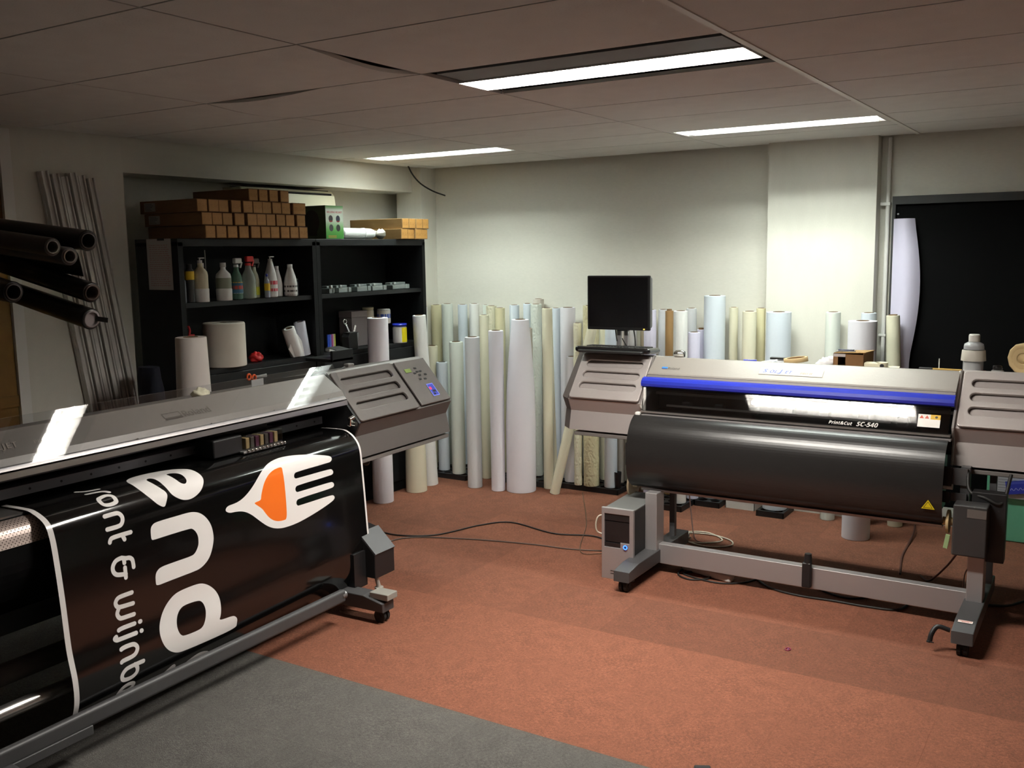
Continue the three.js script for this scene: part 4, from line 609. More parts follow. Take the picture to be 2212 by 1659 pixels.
bottle('wipe_tub', 'plain white tub with a blue lid, left of the yellow one on the lower shelf', 'jar', -5.62, 1.112, 0.09, 0.145, white, { cat: 'tub', cap: M.blue, capShape: [[0, 0.86], [0.52, 0.86], [0.52, 1], [0, 1]], band: [0.1, 0.75, mat([0.35, 0.35, 0.40], 0.5)], x: -4.72 });
bottle('wipe_tub', 'white and yellow tub with a blue lid on the lower right shelf', 'jar', -5.755, 1.112, 0.105, 0.145, white, { cat: 'tub', cap: M.blue, capShape: [[0, 0.86], [0.52, 0.86], [0.52, 1], [0, 1]], band: [0.05, 0.8, mat([1, 1, 1], 0.5, 0, { map: canvasTex(128, 64, (g) => { g.fillStyle = '#d8d6d2'; g.fillRect(0, 0, 128, 64); g.fillStyle = '#e0d000'; g.fillRect(20, 8, 26, 44); g.fillRect(84, 8, 26, 44); g.fillStyle = '#3850a8'; g.fillRect(50, 20, 20, 10); }) })], x: -4.62 });
{
  let t = thing('red_cap_tube', 'small white tube with a red cap beside the blue-lidded tubs', 'tube', [-4.58, 1.112, -5.66]); part(t, 'body', cyl(0.013, 0.015, 0.03, 0, 0.015, 0), white); part(t, 'cap', cyl(0.013, 0.013, 0.018, 0, 0.039, 0), M.red);
  // lower left shelf
  t = thing('paper_roll', 'big cream paper roll standing on the lower left shelf', 'roll', [-4.62, 1.1115, -4.06]); part(t, 'body', lathe([[0.022, 0], [0.122, 0], [0.126, 0.004], [0.126, 0.258], [0.12, 0.266], [0.022, 0.266], [0.022, 0]], 40), mat([0.66, 0.61, 0.53], 0.8)); part(t, 'core', lathe([[0.018, 0.002], [0.022, 0.002], [0.022, 0.267], [0.018, 0.267]], 20), M.core);
  const til = (name, label, z, w, h, lean, c, x) => { const q = thing(name, label, 'roll', [x, 1.1115 + w / 2 * Math.abs(Math.sin(lean)), z]); q.rotation.x = lean; part(q, 'body', lathe([[0.015, 0], [w / 2, 0], [w / 2, h], [0.015, h], [0.015, 0]], 28), c); part(q, 'core', lathe([[0.012, 0.002], [0.015, 0.002], [0.015, h + 0.001], [0.012, h + 0.001]], 18), M.core); return q; };
  til('paper_roll', 'shorter white roll leaning left on the lower left shelf, with a wide loose sheet', -4.625, 0.084, 0.19, 0.36, mat([0.80, 0.79, 0.78], 0.5), -4.58); til('paper_roll', 'longer bluish white roll leaning left at the right end of the lower left shelf', -4.712, 0.078, 0.225, 0.18, mat([0.72, 0.74, 0.84], 0.5), -4.59);
  t = thing('loose_sheet', 'white folded sheet corner beside the leaning rolls on the lower left shelf', 'sheet', [-4.565, 1.113, -4.60]); part(t, 'sheet', prism([[0.062, 0.055], [0.02, 0.13], [-0.02, 0.15], [-0.06, 0.10], [-0.08, 0.0], [0.02, 0.0]], -0.004, 0.004, 0.001), mat([0.80, 0.79, 0.78], 0.5));
  t = thing('red_handled_tool', 'pair of red-handled tools behind the greyish cone roll on the lower left shelf', 'tool', [-4.64, 1.112, -3.80]); part(t, 'stand', span(-0.02, 0.02, 0, 0.19, -0.05, 0.05, 0.004), M.black); part(t, 'handle', [tube([[0, 0.19, 0.04], [0, 0.23, 0.035], [0, 0.25, 0.05]], 0.007, 10), bx(0.012, 0.02, 0.03, 0, 0.20, 0.03, 0.004)], M.red); part(t, 'handle', [tube([[0, 0.19, -0.01], [0, 0.235, -0.02], [0, 0.26, -0.01]], 0.007, 10), bx(0.012, 0.02, 0.034, 0, 0.20, -0.035, 0.004)], M.red);
  t = thing('red_cloth', 'crumpled red cloth on the lower left shelf, between the rolls', 'cloth', [-4.62, 1.112, -4.31]); part(t, 'cloth', (() => { const g = new THREE.SphereGeometry(0.04, 24, 16), p = g.attributes.position; for (let i = 0; i < p.count; i++) { const k = 1 + 0.5 * noise.noise(p.getX(i) * 45, p.getY(i) * 45, p.getZ(i) * 45); p.setXYZ(i, p.getX(i) * k, Math.max(0, (p.getY(i) * k + 0.03) * 0.85), p.getZ(i) * k); } g.computeVertexNormals(); return g; })(), M.red);
  t = thing('scissors', 'orange-handled scissors in front of the left cabinet drawer', 'scissors', [-4.505, 1.035, -4.155]); for (const s of [-1, 1]) part(t, 'handle', new THREE.TorusGeometry(0.017, 0.0065, 10, 22).scale(0.85, 1, 1).rotateY(Math.PI / 2).translate(0, s * 0.005, s * 0.021), M.orange); part(t, 'blade', [bx(0.004, 0.014, 0.09, 0, 0.0, -0.08, 0.001, [0.06, 0, 0]), bx(0.004, 0.014, 0.09, 0.002, -0.002, -0.08, 0.001, [-0.06, 0, 0])], M.steel);
  t = thing('black_tray', 'black open tray pulled out below the leaning rolls', 'tray', [-4.50, 1.085, -4.74]); part(t, 'tray', [span(-0.02, 0.22, 0, 0.022, -0.10, 0.10, 0.004), span(0.20, 0.22, 0, 0.075, -0.10, 0.10, 0.004)], M.cabinetEdge); part(t, 'flap', bx(0.10, 0.004, 0.12, 0.16, 0.08, -0.02, 0.001, [0, 0, -0.15]), mat([0.05, 0.05, 0.05], 0.4));
  // sheet of paper on the cabinet side
  t = thing('paper_notice', 'sheet of paper with red print taped to the side of the left cabinet', 'paper', [-4.678, 1.735, -3.6705]); part(t, 'sheet', new THREE.PlaneGeometry(0.213, 0.29, 1, 1).translate(0, 0, 0.0014), mat([0.85, 0.85, 0.85], 0.7, 0, { map: canvasTex(256, 348, (g, w, h) => { g.fillStyle = '#c9c2be'; g.fillRect(0, 0, w, h); g.fillStyle = '#a8524e'; for (let i = 0; i < 20; i++) for (let x = 24; x < 216;) { const s = 8 + rnd() * 26; g.globalAlpha = 0.45; g.fillRect(x, 40 + i * 14.5, s, 5); x += s + 6; } }), side: THREE.DoubleSide })); part(t, 'tape', span(-0.01, 0.05, 0.135, 0.148, 0.001, 0.0026), M.dark);
}
// blue cloth between cabinet and pillar, white bars leaning on the wall
single('blue_cloth', 'dark blue cloth bundle on the floor side of the left cabinet', 'cloth', (() => { const g = new THREE.CylinderGeometry(0.07, 0.15, 1.16, 24, 18), p = g.attributes.position; for (let i = 0; i < p.count; i++) { const k = 1 + 0.22 * noise.noise(p.getX(i) * 12, p.getY(i) * 5, p.getZ(i) * 12); p.setX(i, p.getX(i) * k); p.setZ(i, p.getZ(i) * k * 0.75); } g.computeVertexNormals(); return g.translate(-4.66, 0.58, -3.54); })(), mat([0.004, 0.006, 0.018], 0.8));
for (let i = 0; i < 6; i++) {
  const t = thing('white_bar', `white grooved plastic bar leaning on the left wall, ${['leftmost', 'second from the left', 'third from the left', 'fourth from the left', 'fifth from the left', 'rightmost'][i]} of the bundle`, 'bar', [-4.905 + (i % 2) * 0.010, 0, -3.47 - i * 0.053], 0, 'white bars leaning on the left wall');
  t.rotation.x = 0.145; const m = (M.bar ??= mat([0.66, 0.64, 0.61], 0.5)), H = 2.265 - (i % 3) * 0.012;
  part(t, 'bar', [span(-0.03, -0.012, 0, H, -0.022, 0.022), span(-0.012, 0.016, 0, H, 0.012, 0.022, 0.003), span(-0.012, 0.016, 0, H, -0.022, -0.012, 0.003)], m); part(t, 'groove', span(-0.012, 0.002, 0, H, -0.0118, 0.0118), m);
}
// dark rolls on pegs at the left
[[1.847, -2.41, 0.042, 'upper right dark roll on the wall pegs with a sheet hanging down', M.vinylDark, M.vinylGrey], [1.823, -2.255, 0.036, 'grey-brown roll on the wall pegs, upper left of the touching pair', M.vinylGrey, M.tubeGrey], [1.786, -2.325, 0.036, 'grey roll just below the grey-brown one on the wall pegs', mat([0.06, 0.055, 0.06], 0.4), M.tubeGrey], [1.641, -2.41, 0.041, 'dark roll with a brown end, middle right on the wall pegs', M.vinylDark, mat([0.07, 0.045, 0.035], 0.8)], [1.535, -2.40, 0.043, 'lowest dark roll on the wall pegs with a pale grey tube end', M.vinylDark, mat([0.22, 0.19, 0.19], 0.8)], [1.655, -2.12, 0.041, 'dark roll nearest to the left picture edge on the wall pegs', M.vinylDark, M.vinylGrey]].forEach(([y, z, r, label, m, e], i) => {
  const t = thing('dark_roll', label, 'roll', [-3.5 - (i === 5 ? 0.06 : 0), y, z], 0, 'dark rolls on the wall pegs'); t.rotation.z = -Math.atan2(0.065 + (i > 2 && i < 5 ? 0.055 : 0), 0.61);
  part(t, 'body', lathe([[r - 0.006, 0], [r, 0.002], [r, 1.36], [r - 0.006, 1.362]], 28).rotateZ(Math.PI / 2), m);
  part(t, 'tube', lathe([[r - 0.014, -0.004], [r - 0.006, -0.004], [r - 0.006, 1.36], [r - 0.014, 1.36], [r - 0.014, -0.004]], 26).rotateZ(Math.PI / 2), e);
  if (i === 4) part(t, 'tube_plug', cyl(r - 0.014, r - 0.014, 0.006, -0.01, 0, 0, 'x', 24), e);
  if (i === 0) part(t, 'hanging_sheet', sheet([[0.0, -0.042], [0.03, -0.05], [0.045, -0.09], [0.06, -0.15]].map(([a, b]) => [-a + 0.04, b]), 0.002, -1.3, -0.06, 10), M.vinylDark);
  if (i === 4) part(t, 'loose_edge', bx(0.05, 0.02, 0.003, 0.015, 0.0, -0.036, 0.001, [0, 0.6, 0]), M.vinylDark);
  const pg = thing('steel_peg', `steel peg in the wall carrying the ${label.split(' on the wall')[0]}`, 'peg', [-5.0, 0, z]);
  part(pg, 'rod', cyl(0.010, 0.010, 1.36, 0.70, 0, 0, 'x', 12), M.steel); part(pg, 'plate', cyl(0.03, 0.03, 0.01, 0.022, 0, 0, 'x', 16), M.steel);
  pg.rotation.z = t.rotation.z; const far = -1.45; pg.position.set(t.position.x + far * Math.cos(t.rotation.z), y + far * Math.sin(t.rotation.z), z);
});
single('ceiling_cable', 'thin black cable end hanging from the ceiling in the far left corner', 'cable', tube([[-4.845, 2.46, -6.21], [-4.83, 2.40, -6.24], [-4.80, 2.33, -6.30], [-4.75, 2.27, -6.40], [-4.70, 2.235, -6.50]], 0.006, 30), M.cable);
// ---------------------------------------------------------------- on and around the right printer
{
  let t = thing('monitor', 'black flat monitor, dark with an orange power light, on the right printer', 'monitor', [-2.545, 1.162, -5.30], 0.03);
  part(t, 'bezel', span(-0.203, 0.203, 0.140, 0.464, 0.03, 0.052, 0.006), mat([0.010, 0.010, 0.011], 0.35)); part(t, 'screen', span(-0.190, 0.190, 0.158, 0.452, 0.051, 0.0535), mat([0.004, 0.004, 0.005], 0.25)); part(t, 'shell', span(-0.195, 0.195, 0.15, 0.455, -0.02, 0.032, 0.015), mat([0.10, 0.10, 0.10], 0.5));
  part(t, 'power_light', span(0.163, 0.172, 0.146, 0.151, 0.0515, 0.0535), new THREE.MeshStandardMaterial({ color: 0x301000, emissive: C(1, 0.35, 0.04), emissiveIntensity: 4 }));
  part(t, 'stand', [span(-0.035, -0.010, 0.02, 0.17, -0.03, -0.01, 0.003), span(0.012, 0.037, 0.02, 0.17, -0.03, -0.01, 0.003)], mat([0.30, 0.29, 0.29], 0.4, 0.5)); part(t, 'base', span(-0.11, 0.11, 0, 0.018, -0.12, 0.07, 0.006), mat([0.40, 0.38, 0.38], 0.4, 0.4)); part(t, 'hinge', span(-0.03, 0.04, 0.13, 0.155, -0.035, 0.0, 0.004), M.black);
  part(t, 'cable', tube([[-0.045, 0.15, -0.01], [-0.035, 0.10, 0.0], [-0.025, 0.07, 0.01]], 0.004, 12), M.cable); part(t, 'cable', tube([[0.005, 0.085, 0.0], [0.03, 0.06, 0.02], [0.06, 0.03, 0.03]], 0.003, 12), M.cable); part(t, 'cable', tube([[0.078, 0.15, 0.0], [0.092, 0.09, 0.01], [0.10, 0.03, 0.02]], 0.004, 12), M.cable);
  t = thing('keyboard', 'glossy black keyboard lying on the left end of the right printer', 'keyboard', [-2.495, 1.172, -5.13], 0.06); t.rotation.x = -0.10;
  part(t, 'body', (() => { const g = new RoundedBoxGeometry(0.47, 0.034, 0.23, 4, 0.016), p = g.attributes.position; for (let i = 0; i < p.count; i++) { const x = p.getX(i) / 0.235; p.setZ(i, p.getZ(i) + (p.getZ(i) > 0 ? -0.03 : 0.012) * x * x); p.setY(i, p.getY(i) + (p.getZ(i) < 0 ? 0.006 : 0)); } g.computeVertexNormals(); return g.translate(0, 0.022, 0); })(), phys([0.008, 0.008, 0.009], 0.18, 0, { clearcoat: 0.4, clearcoatRoughness: 0.1 }));
  const key = new RoundedBoxGeometry(0.016, 0.008, 0.015, 1, 0.002); for (let r = 0; r < 5; r++) for (let i = 0; i < 20; i++) { const k = part(t, 'key', key, M.black); k.position.set(-0.185 + i * 0.0195, 0.046 - r * 0.0012, -0.075 + r * 0.0185); }
  part(t, 'wrist_rest', span(-0.20, 0.20, 0.002, 0.020, 0.075, 0.118, 0.008), M.black); part(t, 'maker_strip', span(-0.035, 0.04, 0.0435, 0.0455, -0.100, -0.090), M.steel);
}
const TY = 1.150, TZ = -5.25;
{
  let t = thing('silver_canister', 'small silver canister with a dark end lying on the right printer, by the keyboard', 'canister', [-2.155, TY + 0.024, TZ], 0.25); part(t, 'body', lathe([[0.0, 0], [0.012, 0.001], [0.022, 0.012], [0.024, 0.03], [0.024, 0.055], [0.02, 0.062], [0, 0.062]], 22).rotateZ(-Math.PI / 2).translate(-0.03, 0, 0), M.chrome); part(t, 'dark_end', cyl(0.0165, 0.0165, 0.006, 0.034, 0, 0, 'x', 18), M.black);
  t = thing('grey_card', 'dark flat card on the printer top just right of the keyboard', 'card', [-2.235, TY, TZ - 0.02], 0.3); part(t, 'card', span(-0.06, 0.06, 0, 0.004, -0.03, 0.03, 0.001), M.greyLid);
  t = thing('white_ruler', 'flat white strip on the printer top above the maker name', 'strip', [-1.96, TY, TZ + 0.05], 0.02); part(t, 'strip', span(-0.085, 0.085, 0, 0.004, -0.02, 0.02, 0.001), M.paper);
  t = thing('blue_pen', 'short blue pen lying on the printer top, left of the paper scraps', 'pen', [-1.715, TY + 0.008, TZ + 0.03], 0.35); part(t, 'barrel', cyl(0.007, 0.007, 0.06, 0, 0, 0, 'x', 12), M.blue); part(t, 'cap', cyl(0.008, 0.008, 0.025, -0.03, 0, 0, 'x', 12), M.blue);
  t = thing('paper_scraps', 'white paper scraps under a dark cutter on the printer top', 'paper', [-1.60, TY, TZ], 0.1); part(t, 'scrap', [bx(0.09, 0.002, 0.04, -0.02, 0.010, 0.02, 0, [0.1, 0.2, 0.15]), bx(0.06, 0.002, 0.05, 0.05, 0.008, 0.01, 0, [-0.1, 0.5, -0.1])], M.paper);
  t = thing('dark_cutter', 'long dark blade holder lying behind the paper scraps', 'cutter', [-1.56, TY + 0.012, TZ - 0.06], -0.02); part(t, 'body', span(-0.075, 0.085, 0, 0.012, -0.012, 0.012, 0.003), M.black); part(t, 'blade', span(-0.05, 0.08, -0.010, -0.001, 0.008, 0.012), M.steel);
  t = thing('masking_tape', 'tan masking tape ring lying tilted on the printer top', 'tape', [-1.475, TY + 0.010, TZ], 0.15); t.rotation.z = 0.12; part(t, 'ring', lathe([[0.048, 0], [0.064, 0], [0.064, 0.024], [0.048, 0.024], [0.048, 0]], 36), M.tan); part(t, 'core', lathe([[0.0455, 0.001], [0.048, 0.001], [0.048, 0.023], [0.0455, 0.023], [0.0455, 0.001]], 36), M.cardBrown);
  t = thing('crumpled_paper', 'crumpled white paper leaning against the brown carton on the printer top', 'paper', [-1.315, TY, TZ + 0.01]); part(t, 'paper', (() => { const g = new THREE.SphereGeometry(0.06, 20, 12), p = g.attributes.position; for (let i = 0; i < p.count; i++) { const x = p.getX(i), k = 1 + 0.35 * noise.noise(x * 40, p.getY(i) * 40, p.getZ(i) * 40); p.setXYZ(i, x * k * 0.85, Math.max(0, (p.getY(i) + 0.02) * k * 0.55 + x * 0.30), p.getZ(i) * k * 0.5); } g.computeVertexNormals(); return g; })(), M.paper);
  t = thing('small_carton', 'open brown cardboard carton on top of the right printer', 'box', [-1.175, TY, TZ], -0.12);
  part(t, 'wall', [span(-0.085, 0.075, 0, 0.075, -0.09, -0.087), span(-0.085, -0.082, 0, 0.072, -0.09, 0.06), span(0.072, 0.075, 0, 0.08, -0.09, 0.06), span(-0.085, 0.075, 0, 0.003, -0.09, 0.06), span(-0.085, -0.06, 0.003, 0.07, 0.057, 0.06), span(-0.02, 0.075, 0.003, 0.07, 0.057, 0.06)], M.cardBrown); part(t, 'flap', bx(0.165, 0.003, 0.15, 0.0, 0.078, -0.015, 0, [0, 0, 0.05]), M.card);
  part(t, 'tape', span(-0.083, -0.02, 0.055, 0.0705, 0.0602, 0.0612), mat([0.45, 0.40, 0.38], 0.4));
  t = thing('metal_clip', 'small dark blue metal clip lying on the brown carton', 'clip', [-1.21, TY + 0.083, TZ + 0.01], 0.1); part(t, 'body', span(-0.04, 0.04, 0, 0.008, -0.012, 0.012, 0.003), mat([0.01, 0.012, 0.06], 0.25)); part(t, 'plate', span(-0.052, 0.045, -0.002, 0.001, -0.02, 0.02, 0.0005), M.steel);
  t = thing('cream_tape_roll', 'flat cream tape roll with dark hole and loose end, right of the brown carton', 'tape', [-1.045, TY, TZ + 0.04]); part(t, 'roll', [span(-0.062, 0.02, 0, 0.034, -0.02, 0.03, 0.010), cyl(0.032, 0.032, 0.034, 0.02, 0.017, 0.0, 'y', 26)], M.cream); part(t, 'hole', cyl(0.010, 0.010, 0.006, 0.028, 0.019, 0.0305, 'z', 18), M.black); part(t, 'loose_end', sheet([[0.03, 0.002], [0, 0.004], [-0.03, 0.012]], 0.002, 0.03, 0.105, 6), M.cream);
  t = thing('yellow_rod', 'thin yellowish rod lying along the top of the right printer', 'rod', [-0.735, TY + 0.006, TZ], 0.0); part(t, 'rod', span(-0.055, 0.085, -0.006, 0.006, -0.008, 0.008, 0.003), mat([0.50, 0.31, 0.07], 0.6)); part(t, 'dark_end', span(-0.115, -0.05, -0.006, 0.008, -0.012, 0.012, 0.004), M.black);
  t = thing('white_pin', 'thin upright white pin behind the yellowish rod', 'pin', [-0.765, TY, TZ - 0.06]); part(t, 'pin', cyl(0.0025, 0.0025, 0.055, 0, 0.0275, 0, 'y', 8), M.white); part(t, 'foot', bx(0.10, 0.003, 0.03, 0.03, 0.002, 0, 0.001), M.cream);
  t = thing('ink_bottle', 'translucent bottle of brown liquid with a white cap and collar on the right printer', 'bottle', [-0.605, TY, TZ - 0.04]);
  part(t, 'body', lathe([[0.0, 0], [0.044, 0], [0.047, 0.004], [0.047, 0.125], [0.044, 0.138], [0.024, 0.150], [0, 0.150]], 28), phys([0.66, 0.68, 0.70], 0.25, 0, { transmission: 0.45, thickness: 0 })); part(t, 'liquid', lathe([[0, 0.003], [0.0455, 0.003], [0.0455, 0.085], [0, 0.085]], 28), mat([0.20, 0.185, 0.11], 0.3)); part(t, 'collar', (() => { const s = lathe([[0.048, 0.06], [0.058, 0.055], [0.054, 0.105], [0.048, 0.112], [0.048, 0.06]], 28); return s; })(), mat([0.55, 0.52, 0.46], 0.5)); part(t, 'cap', lathe([[0, 0.148], [0.025, 0.148], [0.026, 0.152], [0.026, 0.18], [0.023, 0.186], [0, 0.186]], 24), mat([0.62, 0.60, 0.56], 0.45)); part(t, 'red_mark', bx(0.014, 0.008, 0.012, 0.055, 0.004, 0.02, 0.002), M.red);
  t = thing('dark_lens_cap', 'small round black cap with a shiny top between the bottle and the big tape', 'cap', [-0.492, TY, TZ - 0.02]); part(t, 'foot', lathe([[0, 0], [0.03, 0], [0.028, 0.012], [0.02, 0.016], [0, 0.016]], 22), mat([0.4, 0.4, 0.4], 0.4)); part(t, 'cap', lathe([[0, 0.016], [0.022, 0.016], [0.023, 0.034], [0.018, 0.040], [0, 0.040]], 22), mat([0.01, 0.01, 0.01], 0.12));
  t = thing('masking_tape', 'big tan tape roll standing on its edge at the right end of the printer', 'tape', [-0.375, TY + 0.077, TZ - 0.02], -0.45); part(t, 'ring', lathe([[0.026, 0], [0.070, 0], [0.077, 0.004], [0.077, 0.044], [0.070, 0.048], [0.026, 0.048], [0.026, 0]], 12).rotateX(Math.PI / 2).translate(0, 0, -0.024), M.tan); part(t, 'face_ring', lathe([[0.028, 0.048], [0.050, 0.048], [0.050, 0.0495], [0.028, 0.0495]], 26).rotateX(Math.PI / 2).translate(0, 0, -0.024), mat([0.46, 0.33, 0.16], 0.7)); part(t, 'core', lathe([[0, 0.01], [0.026, 0.01], [0.026, 0.046], [0, 0.046]], 24).rotateX(Math.PI / 2).translate(0, 0, -0.024), M.tan);
  // on the left printer
  t = thing('crumpled_paper', 'small pale crumpled paper lying at the rear edge of the left printer top', 'paper', [-3.62, 1.122, -3.02]); part(t, 'paper', (() => { const g = new THREE.SphereGeometry(0.035, 18, 12), p = g.attributes.position; for (let i = 0; i < p.count; i++) { const k = 1 + 0.6 * noise.noise(p.getX(i) * 50, p.getY(i) * 50, p.getZ(i) * 50); p.setXYZ(i, p.getX(i) * k, Math.max(0, (p.getY(i) + 0.02) * k * 0.8), p.getZ(i) * k * 1.2); } g.computeVertexNormals(); return g; })(), M.cream);
  t = thing('clear_bracket', 'clear plastic bracket at the rear of the left printer, right of the pale paper', 'bracket', [-3.70, 1.105, -3.45], 0.2); part(t, 'plate', [span(-0.002, 0.002, 0, 0.05, -0.05, 0.05), span(-0.06, 0, 0, 0.003, -0.05, 0.05)], phys([0.8, 0.8, 0.8], 0.15, 0, { transmission: 0.7, thickness: 0 }));
  t = thing('cable_bundle', 'dark cable with a plug lying on the rear of the left printer side cover', 'cable', [-3.68, 1.125, -4.0]); part(t, 'cable', tube([[0, 0.006, 0.12], [0.03, 0.012, 0.02], [0, 0.02, -0.08], [-0.03, 0.012, -0.12]], 0.007, 24), M.cable); part(t, 'plug', span(-0.05, -0.01, 0, 0.035, -0.18, -0.13, 0.006), M.greyLid); part(t, 'slip', bx(0.10, 0.003, 0.10, 0.01, 0.004, -0.22, 0.001), M.paper);
}
// computer tower
{
  const t = thing('computer_tower', 'black and silver desktop computer tower with a blue power light on the floor', 'computer', [-2.322, 0, -4.598], 0.05);
  part(t, 'case', span(0.004, 0.176, 0.012, 0.385, -0.42, -0.012, 0.004), mat([0.025, 0.025, 0.026], 0.5, 0.2)); part(t, 'top_panel', span(0.003, 0.177, 0.382, 0.388, -0.42, -0.01), mat([0.20, 0.21, 0.205], 0.55, 0.2));
  const s = new THREE.Shape([[0, 0], [0.18, 0], [0.18, 0.393], [0, 0.393]].map(([a, b]) => new THREE.Vector2(a, b))); const hole = new THREE.Path([[0.011, 0.175], [0.011, 0.366], [0.162, 0.366], [0.162, 0.205], [0.110, 0.205], [0.110, 0.175]].map(([a, b]) => new THREE.Vector2(a, b))); s.holes.push(hole);
  part(t, 'front_frame', new THREE.ExtrudeGeometry(s, { depth: 0.016, bevelEnabled: true, bevelSize: 0.003, bevelThickness: 0.003, bevelSegments: 2 }).translate(0, 0, -0.012), mat([0.42, 0.40, 0.40], 0.38, 0.5));
  part(t, 'drive_bay', [span(0.012, 0.161, 0.325, 0.365, -0.01, 0.002, 0.002), span(0.012, 0.161, 0.206, 0.322, -0.01, -0.001, 0.002), span(0.012, 0.109, 0.176, 0.203, -0.01, 0.003, 0.002)], mat([0.012, 0.012, 0.013], 0.3));
  part(t, 'power_button', cyl(0.013, 0.013, 0.006, 0.138, 0.188, 0.009, 'z', 22), mat([0.02, 0.03, 0.10], 0.3)); part(t, 'power_light', new THREE.TorusGeometry(0.010, 0.003, 8, 22).translate(0.138, 0.188, 0.012), new THREE.MeshStandardMaterial({ color: 0x02041a, emissive: C(0.04, 0.16, 1), emissiveIntensity: 2 })); part(t, 'vent_slot', [span(0.05, 0.13, 0.030, 0.033, 0.006, 0.0085), span(0.05, 0.13, 0.045, 0.0475, 0.006, 0.0085)], M.dark);
  part(t, 'yellow_note', span(0.035, 0.11, 0.3880, 0.3895, -0.035, -0.01), mat([0.62, 0.60, 0.36], 0.7));
}
// cables and the socket strip on the carpet
const cableOn = (label, pts, r, m, name = 'floor_cable') => single(name, label, 'cable', tube(pts.map(([x, z, y = 0]) => [x, y + r, z]), r, 60, 7), m);
cableOn('dark cable crossing the carpet in a wide curve from the left printer to the computer', [[-4.04, -4.67], [-3.79, -4.66], [-3.60, -4.77], [-3.47, -5.10], [-3.35, -5.25], [-2.94, -5.17], [-2.70, -5.24], [-2.42, -5.08]], 0.005, M.cable);
cableOn('thin brown-grey cable running flatter across the carpet to the computer', [[-3.78, -4.44], [-3.72, -4.64], [-3.39, -4.80], [-2.95, -4.91], [-2.71, -4.94], [-2.40, -5.05]], 0.004, mat([0.10, 0.075, 0.06], 0.6));
cableOn('thin brown cable running from the rolls towards the camera with a hook at its end', [[-3.29, -6.19], [-2.89, -5.49], [-2.60, -4.90], [-2.52, -4.95], [-2.42, -5.02]], 0.003, mat([0.12, 0.065, 0.035], 0.7));
cableOn('cream cable coiled in a flat loop behind the beam of the right printer', [[-2.36, -5.42], [-2.20, -5.60], [-2.06, -5.62], [-1.93, -5.56], [-1.90, -5.47], [-2.01, -5.38], [-2.18, -5.43], [-2.30, -5.52], [-2.14, -5.66], [-1.98, -5.54], [-2.06, -5.44], [-2.26, -5.40]], 0.005, M.whiteCable);
cableOn('thin dark cable dropping from behind the black media guard to the cream coil', [[-2.30, -5.78, 0.30], [-2.24, -5.68, 0.12], [-2.14, -5.50, 0.0], [-2.08, -5.44, 0.0]], 0.004, M.brownCable);
cableOn('black cable looping on the carpet around the socket strip', [[-1.99, -4.98], [-1.97, -4.82], [-1.88, -4.78], [-1.80, -4.86], [-1.88, -4.92], [-1.96, -4.86], [-1.75, -4.80], [-1.63, -4.86], [-1.56, -5.00]], 0.005, M.cable);
cableOn('long black cable snaking under the beam of the right printer', [[-1.90, -5.06], [-1.66, -5.03], [-1.47, -4.86], [-1.32, -4.82], [-1.14, -4.83], [-0.98, -4.83], [-0.84, -4.86], [-0.80, -5.02]], 0.006, M.cable);
cableOn('short black cable sagging right of the clamp lever', [[-1.31, -5.02], [-1.20, -4.94], [-1.08, -4.91], [-0.97, -5.0]], 0.005, M.cable);
cableOn('black cable leaving to the right behind the right foot of the printer', [[-0.62, -5.10], [-0.49, -5.14], [-0.39, -5.18], [-0.28, -5.34], [-0.1, -5.4]], 0.006, M.cable);
cableOn('reddish brown cable hanging down to the carpet right of the thick roll', [[-1.06, -6.42, 0.22], [-1.00, -6.26, 0.05], [-0.99, -6.0], [-0.98, -5.76], [-0.93, -5.42]], 0.006, M.brownCable);
cableOn('dark cable slanting from the take-up motor down to the carpet', [[-0.56, -4.86, 0.37], [-0.66, -5.10, 0.18], [-0.78, -5.35, 0.01], [-0.83, -5.45, 0.0]], 0.005, M.brownCable);
cableOn('thin wires hanging below the take-up motor', [[-0.50, -4.88, 0.36], [-0.515, -4.92, 0.28], [-0.56, -5.0, 0.20], [-0.58, -5.1, 0.03]], 0.003, M.brownCable);
cableOn('cream cable loop sticking out behind the left side of the computer', [[-2.44, -4.95, 0.24], [-2.50, -4.90, 0.24], [-2.51, -4.90, 0.15], [-2.44, -4.95, 0.12]], 0.005, M.whiteCable);
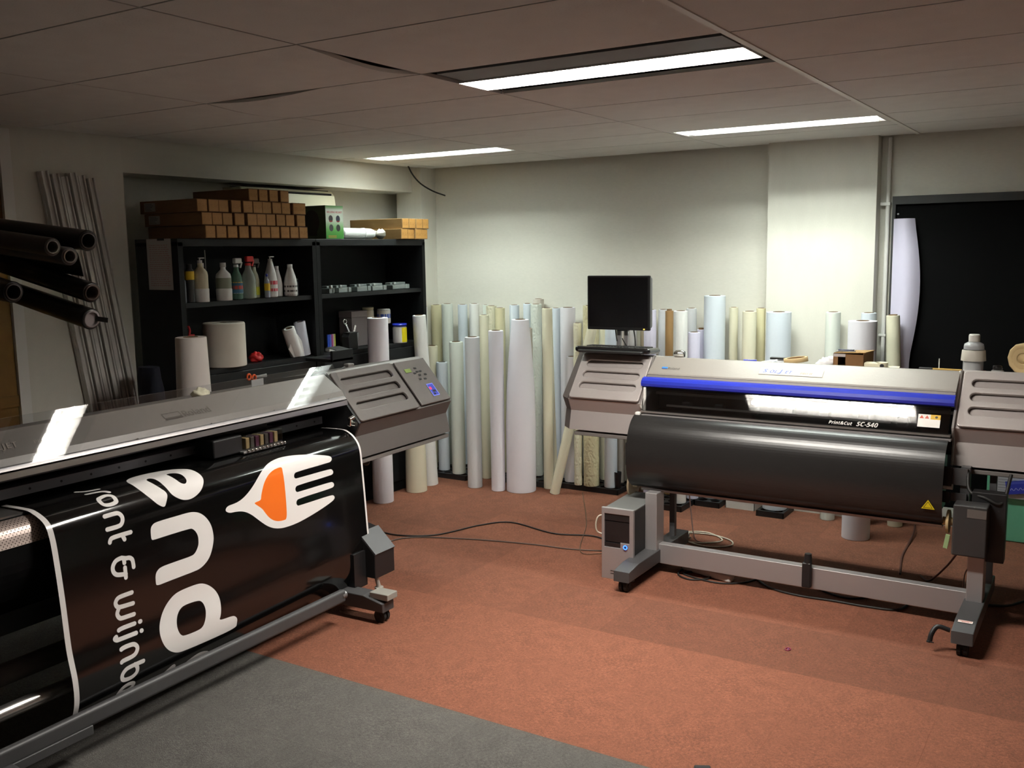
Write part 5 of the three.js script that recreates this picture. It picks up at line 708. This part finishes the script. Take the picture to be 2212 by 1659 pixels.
{
  let t = thing('socket_strip', 'white socket strip lying on the carpet under the beam of the right printer', 'socket strip', [-1.83, 0, -4.90], -0.27); part(t, 'body', span(-0.16, 0.16, 0, 0.042, -0.026, 0.026, 0.012), mat([0.62, 0.58, 0.55], 0.4)); for (let i = 0; i < 4; i++) part(t, 'socket', cyl(0.018, 0.018, 0.003, -0.09 + i * 0.06, 0.0425, 0, 'y', 20), mat([0.40, 0.37, 0.36], 0.5)); part(t, 'plug', span(-0.20, -0.10, 0.02, 0.06, -0.03, 0.03, 0.01), M.black);
  t = thing('grey_adapter', 'small grey adapter lying in the cream cable coil', 'adapter', [-2.23, 0, -5.50], -0.4); part(t, 'body', span(-0.05, 0.05, 0, 0.03, -0.025, 0.025, 0.008), mat([0.17, 0.18, 0.185], 0.5)); part(t, 'cord_end', cyl(0.008, 0.006, 0.03, 0.063, 0.014, 0, 'x', 12), M.whiteCable);
  t = thing('black_adapter', 'flat black power adapter on the carpet near the right foot of the printer', 'adapter', [-0.72, 0, -5.02], -0.06); part(t, 'body', span(-0.065, 0.065, 0, 0.04, -0.03, 0.03, 0.006), M.black); part(t, 'sticker', span(-0.008, 0.008, 0.014, 0.024, 0.03, 0.0308), M.steel);
  t = thing('black_clip', 'small black clip lying on the carpet at the lower picture edge', 'clip', [-1.125, 0, -2.965], 0.5); part(t, 'body', span(-0.022, 0.035, 0, 0.022, -0.012, 0.012, 0.006), M.rubber); part(t, 'tip', bx(0.03, 0.006, 0.012, 0.045, 0.012, 0.004, 0.002), M.steel);
  t = thing('purple_scrap', 'tiny purple and red ring of scrap on the carpet in front of the right printer', 'scrap', [-1.166, 0.002, -4.134]); part(t, 'ring', new THREE.TorusGeometry(0.011, 0.0025, 6, 18).rotateX(-Math.PI / 2).scale(1, 1, 1.5), mat([0.22, 0.012, 0.05], 0.5)); part(t, 'bead', new THREE.SphereGeometry(0.004, 8, 6).translate(0.002, 0.001, 0.002), mat([0.25, 0.08, 0.30], 0.5));
  t = thing('dark_scrap', 'tiny dark crumb on the carpet left of the right printer foot', 'scrap', [-0.645, 0, -4.53]); part(t, 'crumb', new THREE.DodecahedronGeometry(0.009).scale(1.2, 0.6, 1).translate(0, 0.004, 0), M.rubber); part(t, 'stem', bx(0.02, 0.003, 0.004, 0.012, 0.003, 0, 0.001), M.rubber);
}
// mint green board with papers, far right
{
  const t = thing('mint_board', 'mint green upright board standing on the floor at the far right, behind the printer', 'board', [-0.62, 0, -6.37]);
  part(t, 'board', span(0, 0.95, 0.004, 0.78, -0.018, 0, 0.002), M.mint); part(t, 'side', span(0, 0.012, 0.004, 0.78, -0.15, -0.018), M.mint); 
  const q = thing('white_papers', 'stack of white ruled papers hanging on the mint green board', 'papers', [-0.49, 0.30, -6.362]); part(q, 'sheet', span(-0.09, 0.11, -0.03, 0.26, 0, 0.006), mat([1, 1, 1], 0.6, 0, { map: canvasTex(128, 160, (g) => { g.fillStyle = '#cdd2d8'; g.fillRect(0, 0, 128, 160); g.fillStyle = '#8f969c'; for (let i = 0; i < 16; i++) g.fillRect(14, 8 + i * 9, 106, 2); g.fillStyle = '#a7adb5'; g.fillRect(0, 0, 12, 160); }) }));
  const b = thing('blue_card', 'small blue card with white script tucked in front of the ruled papers', 'card', [-0.445, 0.345, -6.350], 0); b.rotation.z = 0.18; part(b, 'card', span(-0.07, 0.07, -0.04, 0.035, 0, 0.003), mat([1, 1, 1], 0.4, 0, { map: canvasTex(128, 72, (g) => { g.fillStyle = '#3a49c8'; g.fillRect(0, 0, 128, 72); g.strokeStyle = '#c9d0f5'; g.lineWidth = 3; g.beginPath(); g.moveTo(20, 50); for (let i = 0; i < 8; i++) g.quadraticCurveTo(26 + i * 11, 30 + (i % 2) * 24, 31 + i * 11, 46); g.stroke(); g.fillStyle = '#5a68da'; g.fillRect(0, 0, 128, 14); }) })); part(b, 'fold', span(-0.07, 0.07, 0.035, 0.038, -0.004, 0.003), M.blue);
}
// conduit beside the pillar
{
  const t = thing('conduit_pipe', 'thin white conduit pipe running up the wall right of the pillar', 'pipe', [-1.283, 0, -6.54]);
  part(t, 'pipe', cyl(0.013, 0.013, 2.45, 0, 1.225, 0, 'y', 16), M.white); part(t, 'clip', [span(-0.045, 0.016, 2.03, 2.05, -0.03, 0.014, 0.003)], M.white); part(t, 'clip', [span(-0.03, 0.016, 1.2, 1.215, -0.03, 0.014, 0.003)], M.white);
}
renderer.render(scene, camera);
